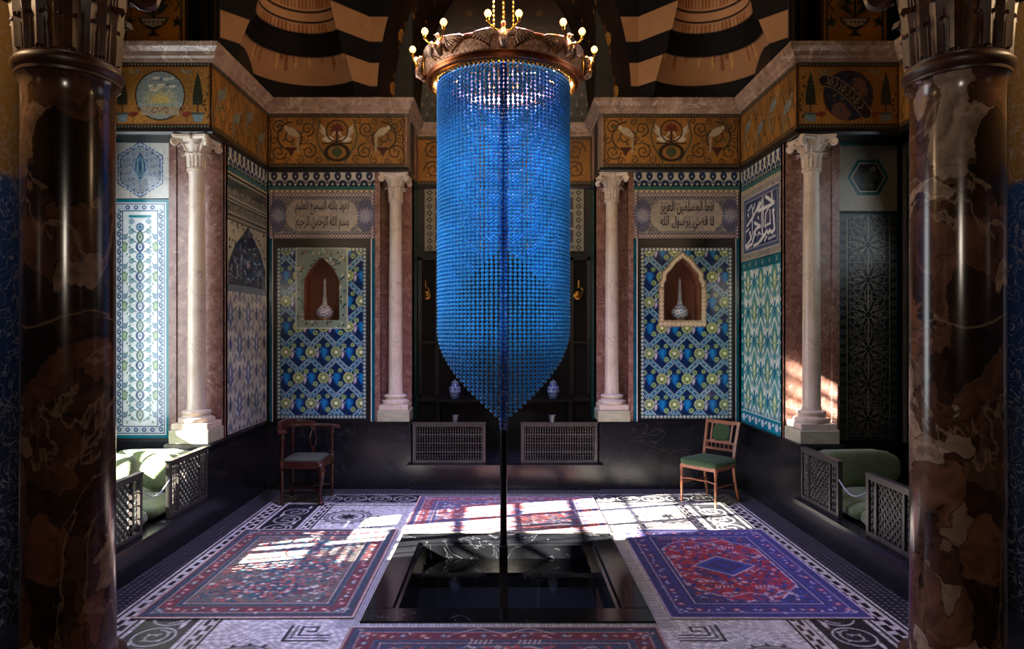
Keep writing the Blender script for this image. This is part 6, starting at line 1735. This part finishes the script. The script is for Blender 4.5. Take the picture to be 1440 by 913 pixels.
# ------------------------------------------------------------------ light
def area(name, loc, rot, sx, sy, e, col, spread=180):
    l = bpy.data.lights.new(name, 'AREA'); l.shape = 'RECTANGLE'; l.size = sx; l.size_y = sy; l.energy = e; l.color = col; l.spread = radians(spread)
    o = bpy.data.objects.new(name, l); COL.objects.link(o); o.location = loc; o.rotation_euler = rot; return o
def aim(o, t):
    o.rotation_euler = (Vector(t)-o.location).to_track_quat('-Z', 'Y').to_euler()
sun = bpy.data.lights.new('sun', 'SUN'); sun.energy = 150; sun.angle = radians(.55); sun.color = (1, .93, .82)
so = bpy.data.objects.new('sun', sun); COL.objects.link(so)
so.rotation_euler = Vector((1, .27, -.56)).to_track_quat('-Z', 'Y').to_euler()
# daylight through the alcove windows (just inside the lattices)
o = area('window_daylight', (-3.72, 5.15, 2.1), (0, 0, 0), 1.5, 2.6, 80, (.86, .93, 1)); aim(o, (0, 5.5, 1.8))
o = area('window_daylight', (3.70, 5.4, 2.6), (0, 0, 0), 1.6, 1.6, 10, (.8, .9, 1)); aim(o, (0, 5.6, 1.4))
# added overhead fill, and an added blue light with no panes behind it
o = area('overhead_fill', (0, 5.4, 6.35), (0, 0, 0), 2.4, 2.4, 42, (1, .72, .46))
o = area('overhead_blue_fill', (-.4, 5.0, 6.3), (0, 0, 0), .8, .8, 135, (.42, .42, 1), 65); aim(o, (0, 5.7, 0))
# added spots, with no fitting seen, to brighten the blue beads
for x in (-1.5, 1.2):
    l = bpy.data.lights.new('bead_fill_spot', 'SPOT'); l.energy = 310 if x < 0 else 160; l.color = (.8, .95, 1); l.spot_size = radians(26); l.spot_blend = .6; l.shadow_soft_size = .05
    lo = bpy.data.objects.new('bead_fill_spot', l); COL.objects.link(lo); lo.location = (x, 1.3, 3.8); lo.rotation_euler = (Vector((0, 5.0, 2.35))-lo.location).to_track_quat('-Z', 'Y').to_euler()
# passage lanterns behind the viewer
for x in (-2.78, 3.02):
    l = bpy.data.lights.new('passage_lantern', 'POINT'); l.energy = 24; l.color = (1, .70, .40); l.shadow_soft_size = .06
    lo = bpy.data.objects.new('passage_lantern', l); COL.objects.link(lo); lo.location = (x, 2.95, 3.5)
o = area('front_fill', (0, -1.6, 2.7), (0, 0, 0), .45, .45, 34, (1, .86, .7)); aim(o, (0, 5, 1.6))  # added front fill behind the camera, also streaks the columns
w = bpy.data.worlds.new('world'); SC.world = w; w.use_nodes = True
sky = w.node_tree.nodes.new('ShaderNodeTexSky'); sky.sky_type = 'NISHITA'; sky.sun_disc = False; sky.sun_elevation = radians(28)
w.node_tree.links.new(sky.outputs[0], w.node_tree.nodes['Background'].inputs[0]); w.node_tree.nodes['Background'].inputs[1].default_value = .15

SC.view_settings.view_transform = 'Standard'; SC.view_settings.look = 'None'; SC.view_settings.gamma = 1
SC.view_settings.use_curve_mapping = False; SC.view_settings.exposure = 0.0
SC.cycles.max_bounces = 8; SC.cycles.diffuse_bounces = 4; SC.cycles.glossy_bounces = 4; SC.cycles.sample_clamp_indirect = 6
SC.cycles.use_denoising = True
